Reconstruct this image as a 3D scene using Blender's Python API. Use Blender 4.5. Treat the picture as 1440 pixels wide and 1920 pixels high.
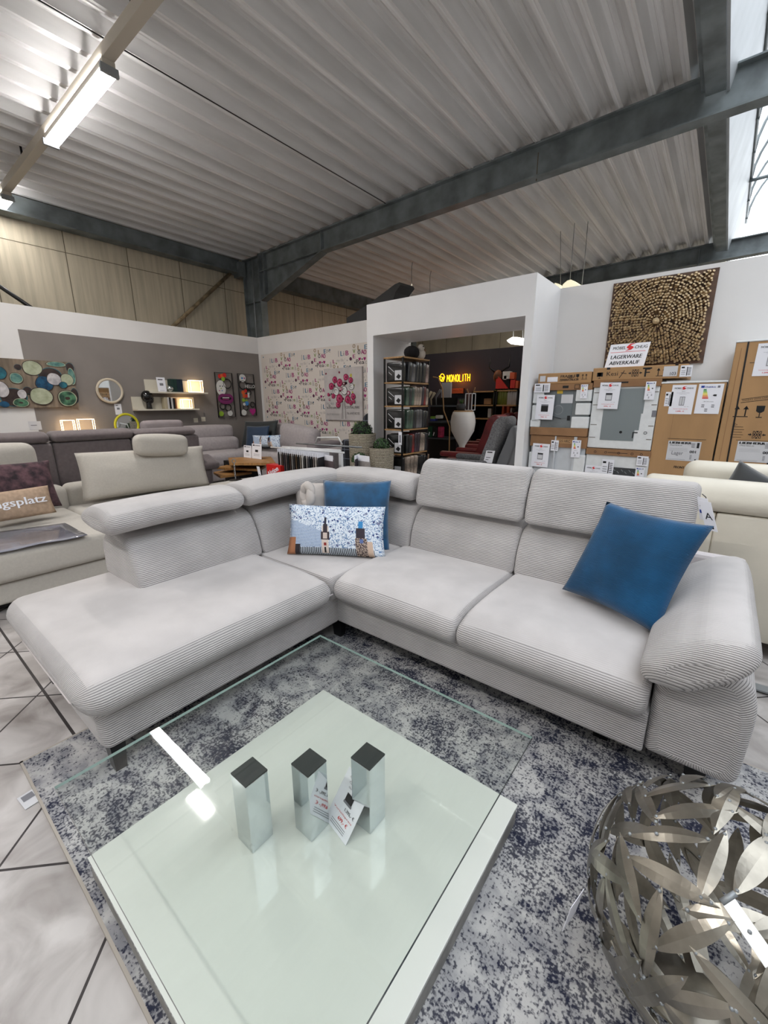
import bpy, math, random
from mathutils import Vector, Matrix
random.seed(7)
for o in list(bpy.data.objects): bpy.data.objects.remove(o)
SC = bpy.context.scene
COL = SC.collection
PI = math.pi
# ------------------------------------------------------------------ camera
FPX, YAW, PIT, ROL, CH = 781.09, -0.671861, 0.2543505, -0.0026384, 1.4
_cy, _sy, _cp, _sp = math.cos(YAW), math.sin(YAW), math.cos(PIT), math.sin(PIT)
FW = Vector((_sy*_cp, _cy*_cp, -_sp)); RT = Vector((_cy, -_sy, 0)); UPV = RT.cross(FW)
_cr, _sr = math.cos(ROL), math.sin(ROL)
RT, UPV = _cr*RT + _sr*UPV, -_sr*RT + _cr*UPV
cam_d = bpy.data.cameras.new('camera'); cam = bpy.data.objects.new('camera', cam_d); COL.objects.link(cam)
cam.matrix_world = Matrix(((RT.x, UPV.x, -FW.x, 0), (RT.y, UPV.y, -FW.y, 0), (RT.z, UPV.z, -FW.z, CH), (0, 0, 0, 1)))
cam_d.sensor_fit = 'HORIZONTAL'; cam_d.sensor_width = 36; cam_d.lens = FPX/1440*36; cam_d.clip_start = .02; cam_d.clip_end = 200
SC.camera = cam
# ------------------------------------------------------------------ light and exposure
SC.view_settings.view_transform = 'Standard'; SC.view_settings.look = 'None'
SC.view_settings.gamma = 1; SC.view_settings.use_curve_mapping = False
SC.view_settings.exposure = 0.13
W = bpy.data.worlds.new('sky'); SC.world = W; W.use_nodes = True
W.node_tree.nodes['Background'].inputs[0].default_value = (.92, .96, 1, 1)
W.node_tree.nodes['Background'].inputs[1].default_value = 3.3
def area_light(name, loc, sx, sy, power, color, rot=(0, 0, 0), portal=False):
    d = bpy.data.lights.new(name, 'AREA'); d.shape = 'RECTANGLE'; d.size = sx; d.size_y = sy; d.energy = power; d.color = color
    if portal: d.cycles.is_portal = True
    o = bpy.data.objects.new(name, d); COL.objects.link(o); o.location = loc; o.rotation_euler = rot
    return o
area_light('skylight_portal', (1.5, 3.5, 6.75), 4.2, 17, 1, (1, 1, 1), portal=True)
# ------------------------------------------------------------------ helpers
def _ray(px, py): return RT*((px-720)/FPX) - UPV*((py-960)/FPX) + FW
def yp(px, py, Y):
    d = _ray(px, py); return Vector((d.x*Y/d.y, Y, d.z*Y/d.y+CH))
def xp(px, py, X):
    d = _ray(px, py); return Vector((X, d.y*X/d.x, d.z*X/d.x+CH))
def zp(px, py, Z):
    d = _ray(px, py); t = (Z-CH)/d.z; return Vector((d.x*t, d.y*t, Z))
def lin(c):
    c = c/255; return c/12.92 if c <= .04045 else ((c+.055)/1.055)**2.4
def rgb(r, g, b): return (lin(r), lin(g), lin(b), 1)
MATS = {}
def M(name, c, rough=.6, metal=0, var=0, vscale=8, vstretch=(1, 1, 1), bump=0, bscale=200, bstretch=(1, 1, 1), emit=None, es=1, coat=0, trans=0, sheen=0, ior=1.45, c2=None, aniso=0):
    """principled material; c, c2 sRGB triples; var mixes towards c2 (or darker) with noise"""
    m = bpy.data.materials.new(name); m.use_nodes = True; nt = m.node_tree; N = nt.nodes; L = nt.links
    p = N['Principled BSDF']; p.inputs['Base Color'].default_value = rgb(*c); p.inputs['Roughness'].default_value = rough
    p.inputs['Metallic'].default_value = metal; p.inputs['Coat Weight'].default_value = coat; p.inputs['Transmission Weight'].default_value = trans
    p.inputs['IOR'].default_value = ior; p.inputs['Sheen Weight'].default_value = sheen
    if emit: p.inputs['Emission Color'].default_value = rgb(*emit); p.inputs['Emission Strength'].default_value = es
    def tex(scale, stretch, detail=5):
        tc = N.new('ShaderNodeTexCoord'); mp = N.new('ShaderNodeMapping'); mp.inputs['Scale'].default_value = stretch
        L.new(tc.outputs['Object'], mp.inputs[0]); n = N.new('ShaderNodeTexNoise'); n.inputs['Scale'].default_value = scale
        n.inputs['Detail'].default_value = detail; L.new(mp.outputs[0], n.inputs['Vector']); return n
    if var:
        n = tex(vscale, vstretch); r = N.new('ShaderNodeValToRGB'); k = 1-var
        c2 = c2 or (c[0]*k, c[1]*k, c[2]*k)
        r.color_ramp.elements[0].position = .35; r.color_ramp.elements[0].color = rgb(*c2)
        r.color_ramp.elements[1].position = .65; r.color_ramp.elements[1].color = rgb(*c)
        L.new(n.outputs[0], r.inputs[0]); L.new(r.outputs[0], p.inputs['Base Color'])
    if bump:
        n = tex(bscale, bstretch, 2); b = N.new('ShaderNodeBump'); b.inputs['Strength'].default_value = bump; b.inputs['Distance'].default_value = .004
        L.new(n.outputs[0], b.inputs['Height']); L.new(b.outputs[0], p.inputs['Normal'])
    MATS[name] = m; return m
def V(*a): return Vector(a)
class B:
    """collects geometry for ONE mesh object"""
    def __init__(s): s.v = []; s.f = []; s.mi = []; s.sm = []; s.uv = []; s.mats = []
    def k(s, m):
        if m not in s.mats: s.mats.append(m)
        return s.mats.index(m)
    def add(s, vs, fs, m, smooth=False, uvs=None):
        o = len(s.v); s.v += [Vector(a) for a in vs]; k = s.k(m)
        for i, f in enumerate(fs):
            s.f.append([o+j for j in f]); s.mi.append(k); s.sm.append(smooth); s.uv.append(uvs[i] if uvs else None)
        return s
    def box(s, x0, x1, y0, y1, z0, z1, m, R=None, c=None):
        vs = [V(x, y, z) for z in (z0, z1) for y in (y0, y1) for x in (x0, x1)]
        if R is not None:
            c = c if c is not None else V((x0+x1)/2, (y0+y1)/2, (z0+z1)/2); vs = [R @ (a-c) + c for a in vs]
        return s.add(vs, [(0, 2, 3, 1), (4, 5, 7, 6), (0, 1, 5, 4), (2, 6, 7, 3), (0, 4, 6, 2), (1, 3, 7, 5)], m)
    def rbox(s, x0, x1, y0, y1, z0, z1, m, r=.02, n=4, R=None, c=None, bulge=0, seg=8):
        """box with rounded edges, optional soft bulge of the big faces"""
        cx, cy, cz = (x0+x1)/2, (y0+y1)/2, (z0+z1)/2; h = V((x1-x0)/2, (y1-y0)/2, (z1-z0)/2)
        def st(hh):
            out = []
            for i in range(n+1): out.append(-hh+r*(1-math.cos(i/n*PI/2)))
            for i in range(1, seg): out.append(-hh+r+(2*hh-2*r)*i/seg)
            return out+[-a for a in out[:n+1]][::-1]
        gs = [st(h[i]) for i in range(3)]
        vs, fs = [], []
        def P(q):
            inner = V(*[max(-(h[i]-r), min(h[i]-r, q[i])) for i in range(3)]); d = q-inner
            # push to sphere
            if d.length > 1e-9: q = inner+d.normalized()*r
            if bulge:
                q = q.copy()
                a = max(0, 1-(q.x/h.x)**2)**.7; b = max(0, 1-(q.y/h.y)**2)**.7; c_ = max(0, 1-(q.z/h.z)**2)**.7
                q.x += bulge*b*c_*(q.x/h.x); q.y += bulge*a*c_*(q.y/h.y); q.z += bulge*a*b*(q.z/h.z)
            return q
        for ax in range(3):
            u, w = (ax+1) % 3, (ax+2) % 3
            for sg in (-1, 1):
                o = len(vs)
                for a in gs[u]:
                    for b in gs[w]:
                        q = V(0, 0, 0); q[ax] = sg*h[ax]; q[u] = a; q[w] = b; vs.append(P(q))
                nw = len(gs[w]); nu = len(gs[u])
                for i in range(nu-1):
                    for j in range(nw-1):
                        f = (o+i*nw+j, o+(i+1)*nw+j, o+(i+1)*nw+j+1, o+i*nw+j+1); fs.append(f if sg > 0 else f[::-1])
        cc = V(cx, cy, cz)
        if R is None: vs = [a+cc for a in vs]
        else:
            c = c if c is not None else cc; vs = [R @ (a+cc-c)+c for a in vs]
        s.weld = True
        return s.add(vs, fs, m, True)
    def tube(s, pts, r, m, n=8, closed=False, cap=True):
        pts = [Vector(p) for p in pts]; rings = []; N_ = len(pts)
        nrm = None
        for i, p in enumerate(pts):
            a = pts[(i-1) % N_] if (closed or i > 0) else p; b = pts[(i+1) % N_] if (closed or i < N_-1) else p
            t = (b-a).normalized()
            if nrm is None:
                nrm = t.orthogonal().normalized()
            nrm = (nrm-t*nrm.dot(t)).normalized(); bn = t.cross(nrm)
            rr = r[i] if isinstance(r, (list, tuple)) else r
            rings.append([p+(nrm*math.cos(2*PI*j/n)+bn*math.sin(2*PI*j/n))*rr for j in range(n)])
        vs = [q for g in rings for q in g]; fs = []
        for i in range(N_ if closed else N_-1):
            for j in range(n):
                a, b = i*n+j, i*n+(j+1) % n; c, d = ((i+1) % N_)*n+(j+1) % n, ((i+1) % N_)*n+j; fs.append((a, b, c, d))
        if not closed and cap: fs.append(tuple(range(n))[::-1]); fs.append(tuple((N_-1)*n+j for j in range(n)))
        return s.add(vs, fs, m, True)
    def lathe(s, prof, c, m, n=32, sx=1, sy=1):
        vs = [V(c[0]+r*math.cos(2*PI*j/n)*sx, c[1]+r*math.sin(2*PI*j/n)*sy, c[2]+z) for r, z in prof for j in range(n)]; fs = []
        for i in range(len(prof)-1):
            for j in range(n): fs.append((i*n+j, i*n+(j+1) % n, (i+1)*n+(j+1) % n, (i+1)*n+j))
        fs.append(tuple(range(n))[::-1]); k = len(prof)-1; fs.append(tuple(k*n+j for j in range(n)))
        return s.add(vs, fs, m, True)
    def prism(s, poly, axis, a, b, m, smooth=False):
        """poly: 2-D points; axis 0: (y,z) extruded in x, 1: (x,z) in y, 2: (x,y) in z"""
        def P(q, t): return {0: V(t, q[0], q[1]), 1: V(q[0], t, q[1]), 2: V(q[0], q[1], t)}[axis]
        n = len(poly); vs = [P(q, a) for q in poly]+[P(q, b) for q in poly]
        fs = [tuple(range(n)), tuple(range(n, 2*n))[::-1]]+[(i, i+n, (i+1) % n+n, (i+1) % n) for i in range(n)]
        s.fixn = True
        return s.add(vs, fs, m, smooth)
    def loft(s, poly, axis, a, b, m, re=.05, rc=.04, ns=14, fn=None, n=5, ends=(1, 1), across=False):
        """cushion: polygon with rounded corners swept along axis 0 (poly=(y,z)) or 1 (poly=(x,z)) with rounded ends; uv.v = arc length"""
        pr = rounded(poly, rc, n); pr = resample(pr, .02)
        ar = sum(pr[i][0]*pr[(i+1) % len(pr)][1]-pr[(i+1) % len(pr)][0]*pr[i][1] for i in range(len(pr)))
        if ar < 0: pr = pr[::-1]
        K = len(pr); arc = [0]
        for i in range(K): arc.append(arc[-1]+math.dist(pr[i], pr[(i+1) % K]))
        nor = []
        for i in range(K):
            p, q = pr[i-1], pr[(i+1) % K]; d = (q[0]-p[0], q[1]-p[1]); l = math.hypot(*d) or 1; nor.append((d[1]/l, -d[0]/l))
        st = []
        bx0, bx1 = min(q[0] for q in pr), max(q[0] for q in pr); by0, by1 = min(q[1] for q in pr), max(q[1] for q in pr)
        bcx, bcy, bhx, bhy = (bx0+bx1)/2, (by0+by1)/2, (bx1-bx0)/2, (by1-by0)/2
        E0 = re*ends[0]; E1 = re*ends[1]
        if E0 > 0:
            for i in range(6): t = i/6*PI/2; st.append((a+E0*(1-math.sin(t)), E0*(1-math.cos(PI/2-t))))
            st = [(a+E0*(1-math.cos(t)), E0*(1-math.sin(t))) for t in [i/6*PI/2 for i in range(6)]]
        else: st = []
        for i in range(ns+1): st.append((a+E0+(b-a-E0-E1)*i/ns, 0))
        if E1 > 0: st += [(b-E1*(1-math.cos(t)), E1*(1-math.sin(t))) for t in [i/6*PI/2 for i in range(5, -1, -1)]]
        vs = []; uvr = []
        for t, ins in st:
            for i in range(K):
                q = (bcx+(pr[i][0]-bcx)*(1-ins/bhx), bcy+(pr[i][1]-bcy)*(1-ins/bhy))
                P = V(t, q[0], q[1]) if axis == 0 else V(q[0], t, q[1])
                uvr.append((t, arc[i]))
                vs.append(fn(P) if fn else P)
        fs = []; uvs = []
        for r_ in range(len(st)-1):
            for i in range(K):
                j = (i+1) % K; f = (r_*K+i, r_*K+j, (r_+1)*K+j, (r_+1)*K+i)
                fs.append(f); uvs.append([(st[r_][0], arc[i]), (st[r_][0], arc[i+1]), (st[r_+1][0], arc[i+1]), (st[r_+1][0], arc[i])])
        if across:      # ribs run round the profile instead of along the axis
            uvs = [[(vs[k_].x, vs[k_].y+vs[k_].z) for k_ in f] for f in fs]
        for o in (0, (len(st)-1)*K):
            f = tuple(o+i for i in range(K)); fs.append(f); uvs.append([(0, vs[k].z) for k in f])
        s.fixn = True
        s.add(vs, fs, m, True, uvs); s.sm[-1] = False; s.sm[-2] = False
        return s
    def pillow(s, w, h, t, m, Mx, nx=22, pinch=.93, seed=0, crease=0, edge=.012):
        """scatter cushion in local xy (thickness z), transformed by Mx"""
        rnd = random.Random(seed); ph = [rnd.uniform(0, 6) for _ in range(6)]
        vs = []; fs = []; uvs = []
        for sg in (1, -1):
            o = len(vs)
            for i in range(nx+1):
                for j in range(nx+1):
                    u, v = i/nx*2-1, j/nx*2-1
                    k = 1-(1-pinch)*(1-v*v)*abs(u)**2; x = u*w/2*(1-(1-pinch)*(1-v*v)); y = v*h/2*(1-(1-pinch)*(1-u*u))
                    e = max(0, (1-u*u)*(1-v*v))**.42
                    z = t/2*e
                    z += crease*e*(math.sin(5*u+ph[0]+2*v)*.5+math.sin(7*v+ph[1]-3*u)*.35+math.sin(11*(u+v)+ph[2])*.2)*(abs(u*v)**.5+.25)
                    vs.append(Mx @ V(x, y, sg*z))
            for i in range(nx):
                for j in range(nx):
                    a = o+i*(nx+1)+j; f = (a, a+nx+1, a+nx+2, a+1); q = [(i/nx, j/nx), ((i+1)/nx, j/nx), ((i+1)/nx, (j+1)/nx), (i/nx, (j+1)/nx)]
                    if sg < 0: f = f[::-1]; q = q[::-1]
                    fs.append(f); uvs.append([(a_*w, b_*h) for a_, b_ in q])
        s.weld = True
        return s.add(vs, fs, m, True, uvs)
    def ball(s, c, r, m, n=12, sc=(1, 1, 1)):
        vs = []; fs = []
        for i in range(n//2+1):
            a = PI*i/(n//2)
            for j in range(n): b = 2*PI*j/n; vs.append(V(c[0]+r*sc[0]*math.sin(a)*math.cos(b), c[1]+r*sc[1]*math.sin(a)*math.sin(b), c[2]+r*sc[2]*math.cos(a)))
        for i in range(n//2):
            for j in range(n): fs.append((i*n+j, (i+1)*n+j, (i+1)*n+(j+1) % n, i*n+(j+1) % n))
        return s.add(vs, fs, m, True)
    def build(s, name, parent=None, label=None, cat=None, group=None, kind=None, bevel=0, solid=0):
        me = bpy.data.meshes.new(name); o = bpy.data.objects.new(name, me); COL.objects.link(o)
        off = V(0, 0, 0)
        if parent: off = WL[parent.name]; o.parent = parent
        elif s.v:
            xs = [q.x for q in s.v]; ys = [q.y for q in s.v]; off = V((min(xs)+max(xs))/2, (min(ys)+max(ys))/2, min(q.z for q in s.v)); o.location = off
        WL[o.name] = off
        me.from_pydata([q-off for q in s.v], [], s.f)
        for m in s.mats: me.materials.append(m)
        for p, mi, sm in zip(me.polygons, s.mi, s.sm): p.material_index = mi; p.use_smooth = sm
        if any(u for u in s.uv):
            ul = me.uv_layers.new(name='UVMap')
            for p, u in zip(me.polygons, s.uv):
                if u:
                    for li, q in zip(p.loop_indices, u): ul.data[li].uv = q
        me.validate()
        if getattr(s, 'weld', 0) or getattr(s, 'fixn', 0):
            import bmesh
            bm = bmesh.new(); bm.from_mesh(me)
            if getattr(s, 'weld', 0): bmesh.ops.remove_doubles(bm, verts=bm.verts, dist=1e-5)
            if getattr(s, 'fixn', 0): bmesh.ops.recalc_face_normals(bm, faces=bm.faces)
            bm.to_mesh(me); bm.free()
        if bevel:
            md = o.modifiers.new('bevel', 'BEVEL'); md.width = bevel; md.segments = 2; md.limit_method = 'ANGLE'; md.angle_limit = .7
        if solid: md = o.modifiers.new('solid', 'SOLIDIFY'); md.thickness = solid; md.offset = 0
        tag(o, label, cat, group, kind); return o
WL = {}
def tag(o, label=None, cat=None, group=None, kind=None):
    if label: o['label'] = label
    if cat: o['category'] = cat
    if group: o['group'] = group
    if kind: o['kind'] = kind
def thing(name, label, cat, loc, group=None, rot=0):
    o = bpy.data.objects.new(name, None); COL.objects.link(o); o.empty_display_size = .1; o.location = loc; o.rotation_euler.z = rot
    WL[o.name] = Vector(loc); tag(o, label, cat, group); return o
def dup(root, loc, rotz, label, group=None):
    def cp(o, par):
        c = o.copy(); COL.objects.link(c)
        if par: c.parent = par
        for ch in o.children: cp(ch, c)
        return c
    r = cp(root, None); r.location = loc; r.rotation_euler.z = rotz; r['label'] = label
    if group: r['group'] = group
    return r
def rounded(poly, r, n):
    out = []; K = len(poly)
    for i in range(K):
        p0, p1, p2 = Vector(poly[i-1]), Vector(poly[i]), Vector(poly[(i+1) % K])
        rr = r[i] if isinstance(r, (list, tuple)) else r
        a = (p0-p1); b = (p2-p1); t = min(rr, a.length*.49, b.length*.49)
        s_, e = p1+a.normalized()*t, p1+b.normalized()*t
        for j in range(n+1):
            u = j/n; out.append(tuple(s_*(1-u)**2+p1*2*u*(1-u)+e*u*u))
    return out
def resample(pr, d):
    out = []; K = len(pr)
    for i in range(K):
        a, b = pr[i], pr[(i+1) % K]; l = math.dist(a, b)
        if l < 1e-6: continue
        n = max(1, int(l/d))
        for j in range(n): out.append((a[0]+(b[0]-a[0])*j/n, a[1]+(b[1]-a[1])*j/n))
    return out
_TX = {}
def text_geo(t):
    if t in _TX: return _TX[t]
    c = bpy.data.curves.new('t', 'FONT'); c.body = t; c.size = 1; c.resolution_u = 2; c.fill_mode = 'FRONT'
    o = bpy.data.objects.new('t', c); COL.objects.link(o); bpy.context.view_layer.update()
    me = bpy.data.meshes.new_from_object(o.evaluated_get(bpy.context.evaluated_depsgraph_get()))
    vs = [v.co.copy() for v in me.vertices]; fs = [tuple(p.vertices) for p in me.polygons]
    bpy.data.objects.remove(o); bpy.data.meshes.remove(me)
    x0 = min(v.x for v in vs); x1 = max(v.x for v in vs); y0 = min(v.y for v in vs); y1 = max(v.y for v in vs)
    _TX[t] = (vs, fs, x0, x1, y0, y1); return _TX[t]
class F:
    """a flat frame on a real surface: marks and lettering lie on it"""
    def __init__(s, b, o, r, u): s.b = b; s.o = Vector(o); s.r = Vector(r).normalized(); s.u = Vector(u).normalized(); s.n = s.r.cross(s.u)
    def p(s, a, b, d=0): return s.o+s.r*a+s.u*b+s.n*d
    def rect(s, a0, b0, a1, b1, m, d=.001, t=0):
        if t: 
            vs = [s.p(a, b, dd) for dd in (d-t, d) for a, b in ((a0, b0), (a1, b0), (a1, b1), (a0, b1))]
            s.b.add(vs, [(0, 3, 2, 1), (4, 5, 6, 7), (0, 1, 5, 4), (1, 2, 6, 5), (2, 3, 7, 6), (3, 0, 4, 7)], m)
        else: s.b.add([s.p(a0, b0, d), s.p(a1, b0, d), s.p(a1, b1, d), s.p(a0, b1, d)], [(0, 1, 2, 3)], m)
    def poly(s, pts, m, d=.001): s.b.add([s.p(a, b, d) for a, b in pts], [tuple(range(len(pts)))], m)
    def disc(s, a, b, r, m, d=.001, n=20, ry=None, wob=0, seed=0):
        rn = random.Random(seed); ph = rn.uniform(0, 6)
        s.poly([(a+r*(1+wob*math.sin(3*t+ph))*math.cos(t), b+(ry or r)*(1+wob*math.sin(2*t+ph))*math.sin(t)) for t in [2*PI*i/n for i in range(n)]], m, d)
    def ring(s, a, b, r, w, m, d=.001, n=24, ry=None):
        ry = ry or r
        for i in range(n):
            t0, t1 = 2*PI*i/n, 2*PI*(i+1)/n
            s.poly([(a+r*math.cos(t0), b+ry*math.sin(t0)), (a+r*math.cos(t1), b+ry*math.sin(t1)), (a+(r-w)*math.cos(t1), b+(ry-w)*math.sin(t1)), (a+(r-w)*math.cos(t0), b+(ry-w)*math.sin(t0))], m, d)
    def line(s, p, q, w, m, d=.001):
        dx, dy = q[0]-p[0], q[1]-p[1]; l = math.hypot(dx, dy) or 1; nx, ny = -dy/l*w/2, dx/l*w/2
        s.poly([(p[0]-nx, p[1]-ny), (q[0]-nx, q[1]-ny), (q[0]+nx, q[1]+ny), (p[0]+nx, p[1]+ny)], m, d)
    def text(s, t, a, b, h, m, w=None, d=.0012, rot=0, align='l', bold=0):
        vs, fs, x0, x1, y0, y1 = text_geo(t); kh = h/.7; kw = (w/(x1-x0)) if w else kh
        W_ = (x1-x0)*kw; ox = {'l': 0, 'c': -W_/2, 'r': -W_}[align]; c, sn = math.cos(rot), math.sin(rot)
        for bo in ([0] if not bold else [-bold, 0, bold]):
            out = []
            for v in vs:
                x, y = (v.x-x0)*kw+ox+bo, v.y*kh
                out.append(s.p(a+x*c-y*sn, b+x*sn+y*c, d+bo*.02))
            s.b.add(out, fs, m)
def sub(Fr, a, b, rot=0):
    c, sn = math.cos(rot), math.sin(rot)
    return F(Fr.b, Fr.p(a, b), Fr.r*c+Fr.u*sn, Fr.u*c-Fr.r*sn)
# ------------------------------------------------------------------ materials
def nodes(name):
    m = bpy.data.materials.new(name); m.use_nodes = True; nt = m.node_tree
    MATS[name] = m; return m, nt.nodes, nt.links, nt.nodes['Principled BSDF']
def math_(N, L, op, a, b=None, c=None):
    n = N.new('ShaderNodeMath'); n.operation = op
    for i, q in enumerate((a, b, c)):
        if q is None: continue
        if isinstance(q, (int, float)): n.inputs[i].default_value = q
        else: L.new(q, n.inputs[i])
    return n.outputs[0]
def corduroy(name, c, pitch=.0085, depth=.0012, dark=.72, var=.07, stripe=1.0):
    m, N, L, p = nodes(name)
    uv = N.new('ShaderNodeUVMap'); sp = N.new('ShaderNodeSeparateXYZ'); L.new(uv.outputs[0], sp.inputs[0])
    s = math_(N, L, 'SINE', math_(N, L, 'MULTIPLY', sp.outputs[1], 2*PI/pitch)); h = math_(N, L, 'MULTIPLY_ADD', s, .5, .5)
    h = math_(N, L, 'POWER', h, .6)
    ge = N.new('ShaderNodeNewGeometry'); tx = N.new('ShaderNodeSeparateXYZ'); L.new(ge.outputs['True Normal'], tx.inputs[0])   # ribs fade on upward faces, imitating grazing light that hides them
    mr = N.new('ShaderNodeMapRange'); mr.inputs['From Min'].default_value = .8; mr.inputs['From Max'].default_value = .985; mr.inputs['To Min'].default_value = 1; mr.inputs['To Max'].default_value = .12; L.new(tx.outputs[2], mr.inputs['Value'])
    h = math_(N, L, 'SUBTRACT', 1, math_(N, L, 'MULTIPLY', math_(N, L, 'SUBTRACT', 1, h), mr.outputs[0]))
    b = N.new('ShaderNodeBump'); b.inputs['Distance'].default_value = depth*1.2; b.inputs['Strength'].default_value = 1; L.new(h, b.inputs['Height'])
    tc = N.new('ShaderNodeTexCoord'); n1 = N.new('ShaderNodeTexNoise'); n1.inputs['Scale'].default_value = 5; n1.inputs['Detail'].default_value = 6; L.new(tc.outputs['Object'], n1.inputs['Vector'])
    r = N.new('ShaderNodeValToRGB'); r.color_ramp.elements[0].position = .35; r.color_ramp.elements[1].position = .68
    r.color_ramp.elements[0].color = rgb(*[q*(1-var) for q in c]); r.color_ramp.elements[1].color = rgb(*c); L.new(n1.outputs[0], r.inputs[0])
    mx = N.new('ShaderNodeMixRGB'); mx.blend_type = 'MULTIPLY'; mx.inputs[0].default_value = 1; L.new(r.outputs[0], mx.inputs[1])
    g = N.new('ShaderNodeValToRGB'); g.color_ramp.elements[0].position = 0; g.color_ramp.elements[1].position = .55
    g.color_ramp.elements[0].color = (dark, dark, dark, 1); L.new(h, g.inputs[0]); L.new(g.outputs[0], mx.inputs[2])  # groove shade painted into the colour between the ribs
    L.new(mx.outputs[0], p.inputs['Base Color']); L.new(b.outputs[0], p.inputs['Normal'])
    p.inputs['Roughness'].default_value = .85; p.inputs['Sheen Weight'].default_value = .25; p.inputs['Specular IOR Level'].default_value = .2
    return m
cord = corduroy('corduroy_light_grey', (198, 193, 191), .0094, .0014, .24)
cord_blue = corduroy('corduroy_blue', (20, 84, 128), .006, .0008, .72, .25)
piping = M('piping_grey', (205, 198, 198), .8)
blue_velvet = M('velvet_blue', (22, 84, 126), .7, var=.25, vscale=14, sheen=.4, bump=.2, bscale=300)
white = M('white_paint', (226, 224, 222), .55, var=.02, vscale=2)
portal_white = M('portal_white', (232, 231, 231), .5, var=.015, vscale=2)
grey_wall = M('grey_paint', (134, 127, 122), .75, var=.05, vscale=2)
navy_wall = M('navy_paint', (34, 34, 46), .7)
dark = M('black_metal', (16, 16, 18), .4)
black = M('black_matt', (10, 10, 11), .6)
ink = M('ink_black', (22, 22, 24), .7)
inkgrey = M('ink_grey', (120, 120, 126), .7)
red_ink = M('ink_red', (205, 42, 40), .6)
blue_ink = M('ink_blue', (28, 60, 150), .6)
paper = M('paper_white', (236, 236, 242), .5)
paper_dull = M('paper_dull', (205, 205, 208), .6)
card = M('cardboard', (176, 138, 96), .8, var=.06, vscale=6, vstretch=(1, 1, .3))
card_d = M('cardboard_dark', (150, 112, 78), .8, var=.08, vscale=8)
foam = M('polystyrene_white', (226, 228, 228), .6, var=.03, vscale=20)
steel = M('galvanised_steel', (126, 134, 136), .5, .1, var=.25, vscale=3.5, vstretch=(1, 1, 1), bump=.05, bscale=30)
steel_l = M('galvanised_light', (150, 154, 156), .45, .4, var=.1, vscale=6)
clad = M('beige_cladding_paint', (196, 186, 164), .6, var=.1, vscale=3, vstretch=(1, 6, .4))
joint = M('joint_shadow_gap', (96, 88, 72), .8)
glassm, _N, _L, _p = nodes('table_glass')
_p.inputs['Base Color'].default_value = (.88, .96, .93, 1); _p.inputs['Roughness'].default_value = 0; _p.inputs['Transmission Weight'].default_value = 1; _p.inputs['IOR'].default_value = 1.5
_lp = _N.new('ShaderNodeBsdfTransparent')  # thin pane: straight-through light keeps the shadow under the glass soft
_lp.inputs[0].default_value = (.965, .982, .968, 1)
_gl = _N.new('ShaderNodeBsdfGlossy'); _gl.inputs['Roughness'].default_value = 0
_fr = _N.new('ShaderNodeFresnel'); _ge = _N.new('ShaderNodeNewGeometry'); _mi = _N.new('ShaderNodeMapRange'); _mi.inputs['To Min'].default_value = 1.5; _mi.inputs['To Max'].default_value = 1/1.5; _L.new(_ge.outputs['Backfacing'], _mi.inputs['Value']); _L.new(_mi.outputs[0], _fr.inputs[0])
_mx = _N.new('ShaderNodeMixShader'); _L.new(_fr.outputs[0], _mx.inputs[0]); _L.new(_lp.outputs[0], _mx.inputs[1]); _L.new(_gl.outputs[0], _mx.inputs[2])
_L.new(_mx.outputs[0], _N['Material Output'].inputs[0])
glass_edge = M('glass_edge', (150, 172, 166), .1, coat=.5); glass_edge_shade = M('glass_edge_shaded', (34, 50, 48), .15)  # same glass edge: bright and dark reflections painted in as two colours
chrome = M('chrome', (205, 210, 212), .06, 1)
mirror = M('mirror_silver', (225, 228, 228), .02, 1)
lacquer = M('white_lacquer', (208, 210, 203), .06, coat=.6)
concrete = M('concrete_grey', (140, 138, 134), .7, var=.18, vscale=14, bump=.2, bscale=60)
oak = M('oak_wood', (176, 128, 74), .5, var=.2, vscale=6, vstretch=(8, 1, 1))
pine = M('pine_wood', (178, 138, 92), .55, var=.15, vscale=6, vstretch=(6, 1, 1))
# floor tiles
floor_m, N, L, p = nodes('marble_tile_floor')
tc = N.new('ShaderNodeTexCoord'); sp = N.new('ShaderNodeSeparateXYZ'); L.new(tc.outputs['Object'], sp.inputs[0])
x, y = sp.outputs[0], sp.outputs[1]
u = math_(N, L, 'MULTIPLY', math_(N, L, 'SUBTRACT', y, x), .70711); v = math_(N, L, 'MULTIPLY', math_(N, L, 'ADD', x, y), -.70711)
def grout(q, off, w=.004):
    f = math_(N, L, 'FRACT', math_(N, L, 'DIVIDE', math_(N, L, 'SUBTRACT', q, off-.427*40), .427))
    d = math_(N, L, 'ABSOLUTE', math_(N, L, 'SUBTRACT', f, .5)); return math_(N, L, 'GREATER_THAN', d, .5-w/.427)
g = math_(N, L, 'MAXIMUM', grout(u, .248), grout(v, .234))
strip = math_(N, L, 'LESS_THAN', math_(N, L, 'ABSOLUTE', math_(N, L, 'SUBTRACT', y, .345)), .006)
g = math_(N, L, 'MAXIMUM', g, strip)
nz = N.new('ShaderNodeTexNoise'); nz.inputs['Scale'].default_value = 5; nz.inputs['Detail'].default_value = 9; nz.inputs['Distortion'].default_value = .7; L.new(tc.outputs['Object'], nz.inputs['Vector'])
cr = N.new('ShaderNodeValToRGB'); e = cr.color_ramp.elements; e[0].position = .3; e[0].color = rgb(136, 129, 125); e[1].position = .64; e[1].color = rgb(194, 189, 186)
L.new(nz.outputs[0], cr.inputs[0])
mx = N.new('ShaderNodeMixRGB'); L.new(g, mx.inputs[0]); L.new(cr.outputs[0], mx.inputs[1]); mx.inputs[2].default_value = rgb(58, 54, 54)
L.new(mx.outputs[0], p.inputs['Base Color']); p.inputs['Roughness'].default_value = .28
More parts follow.
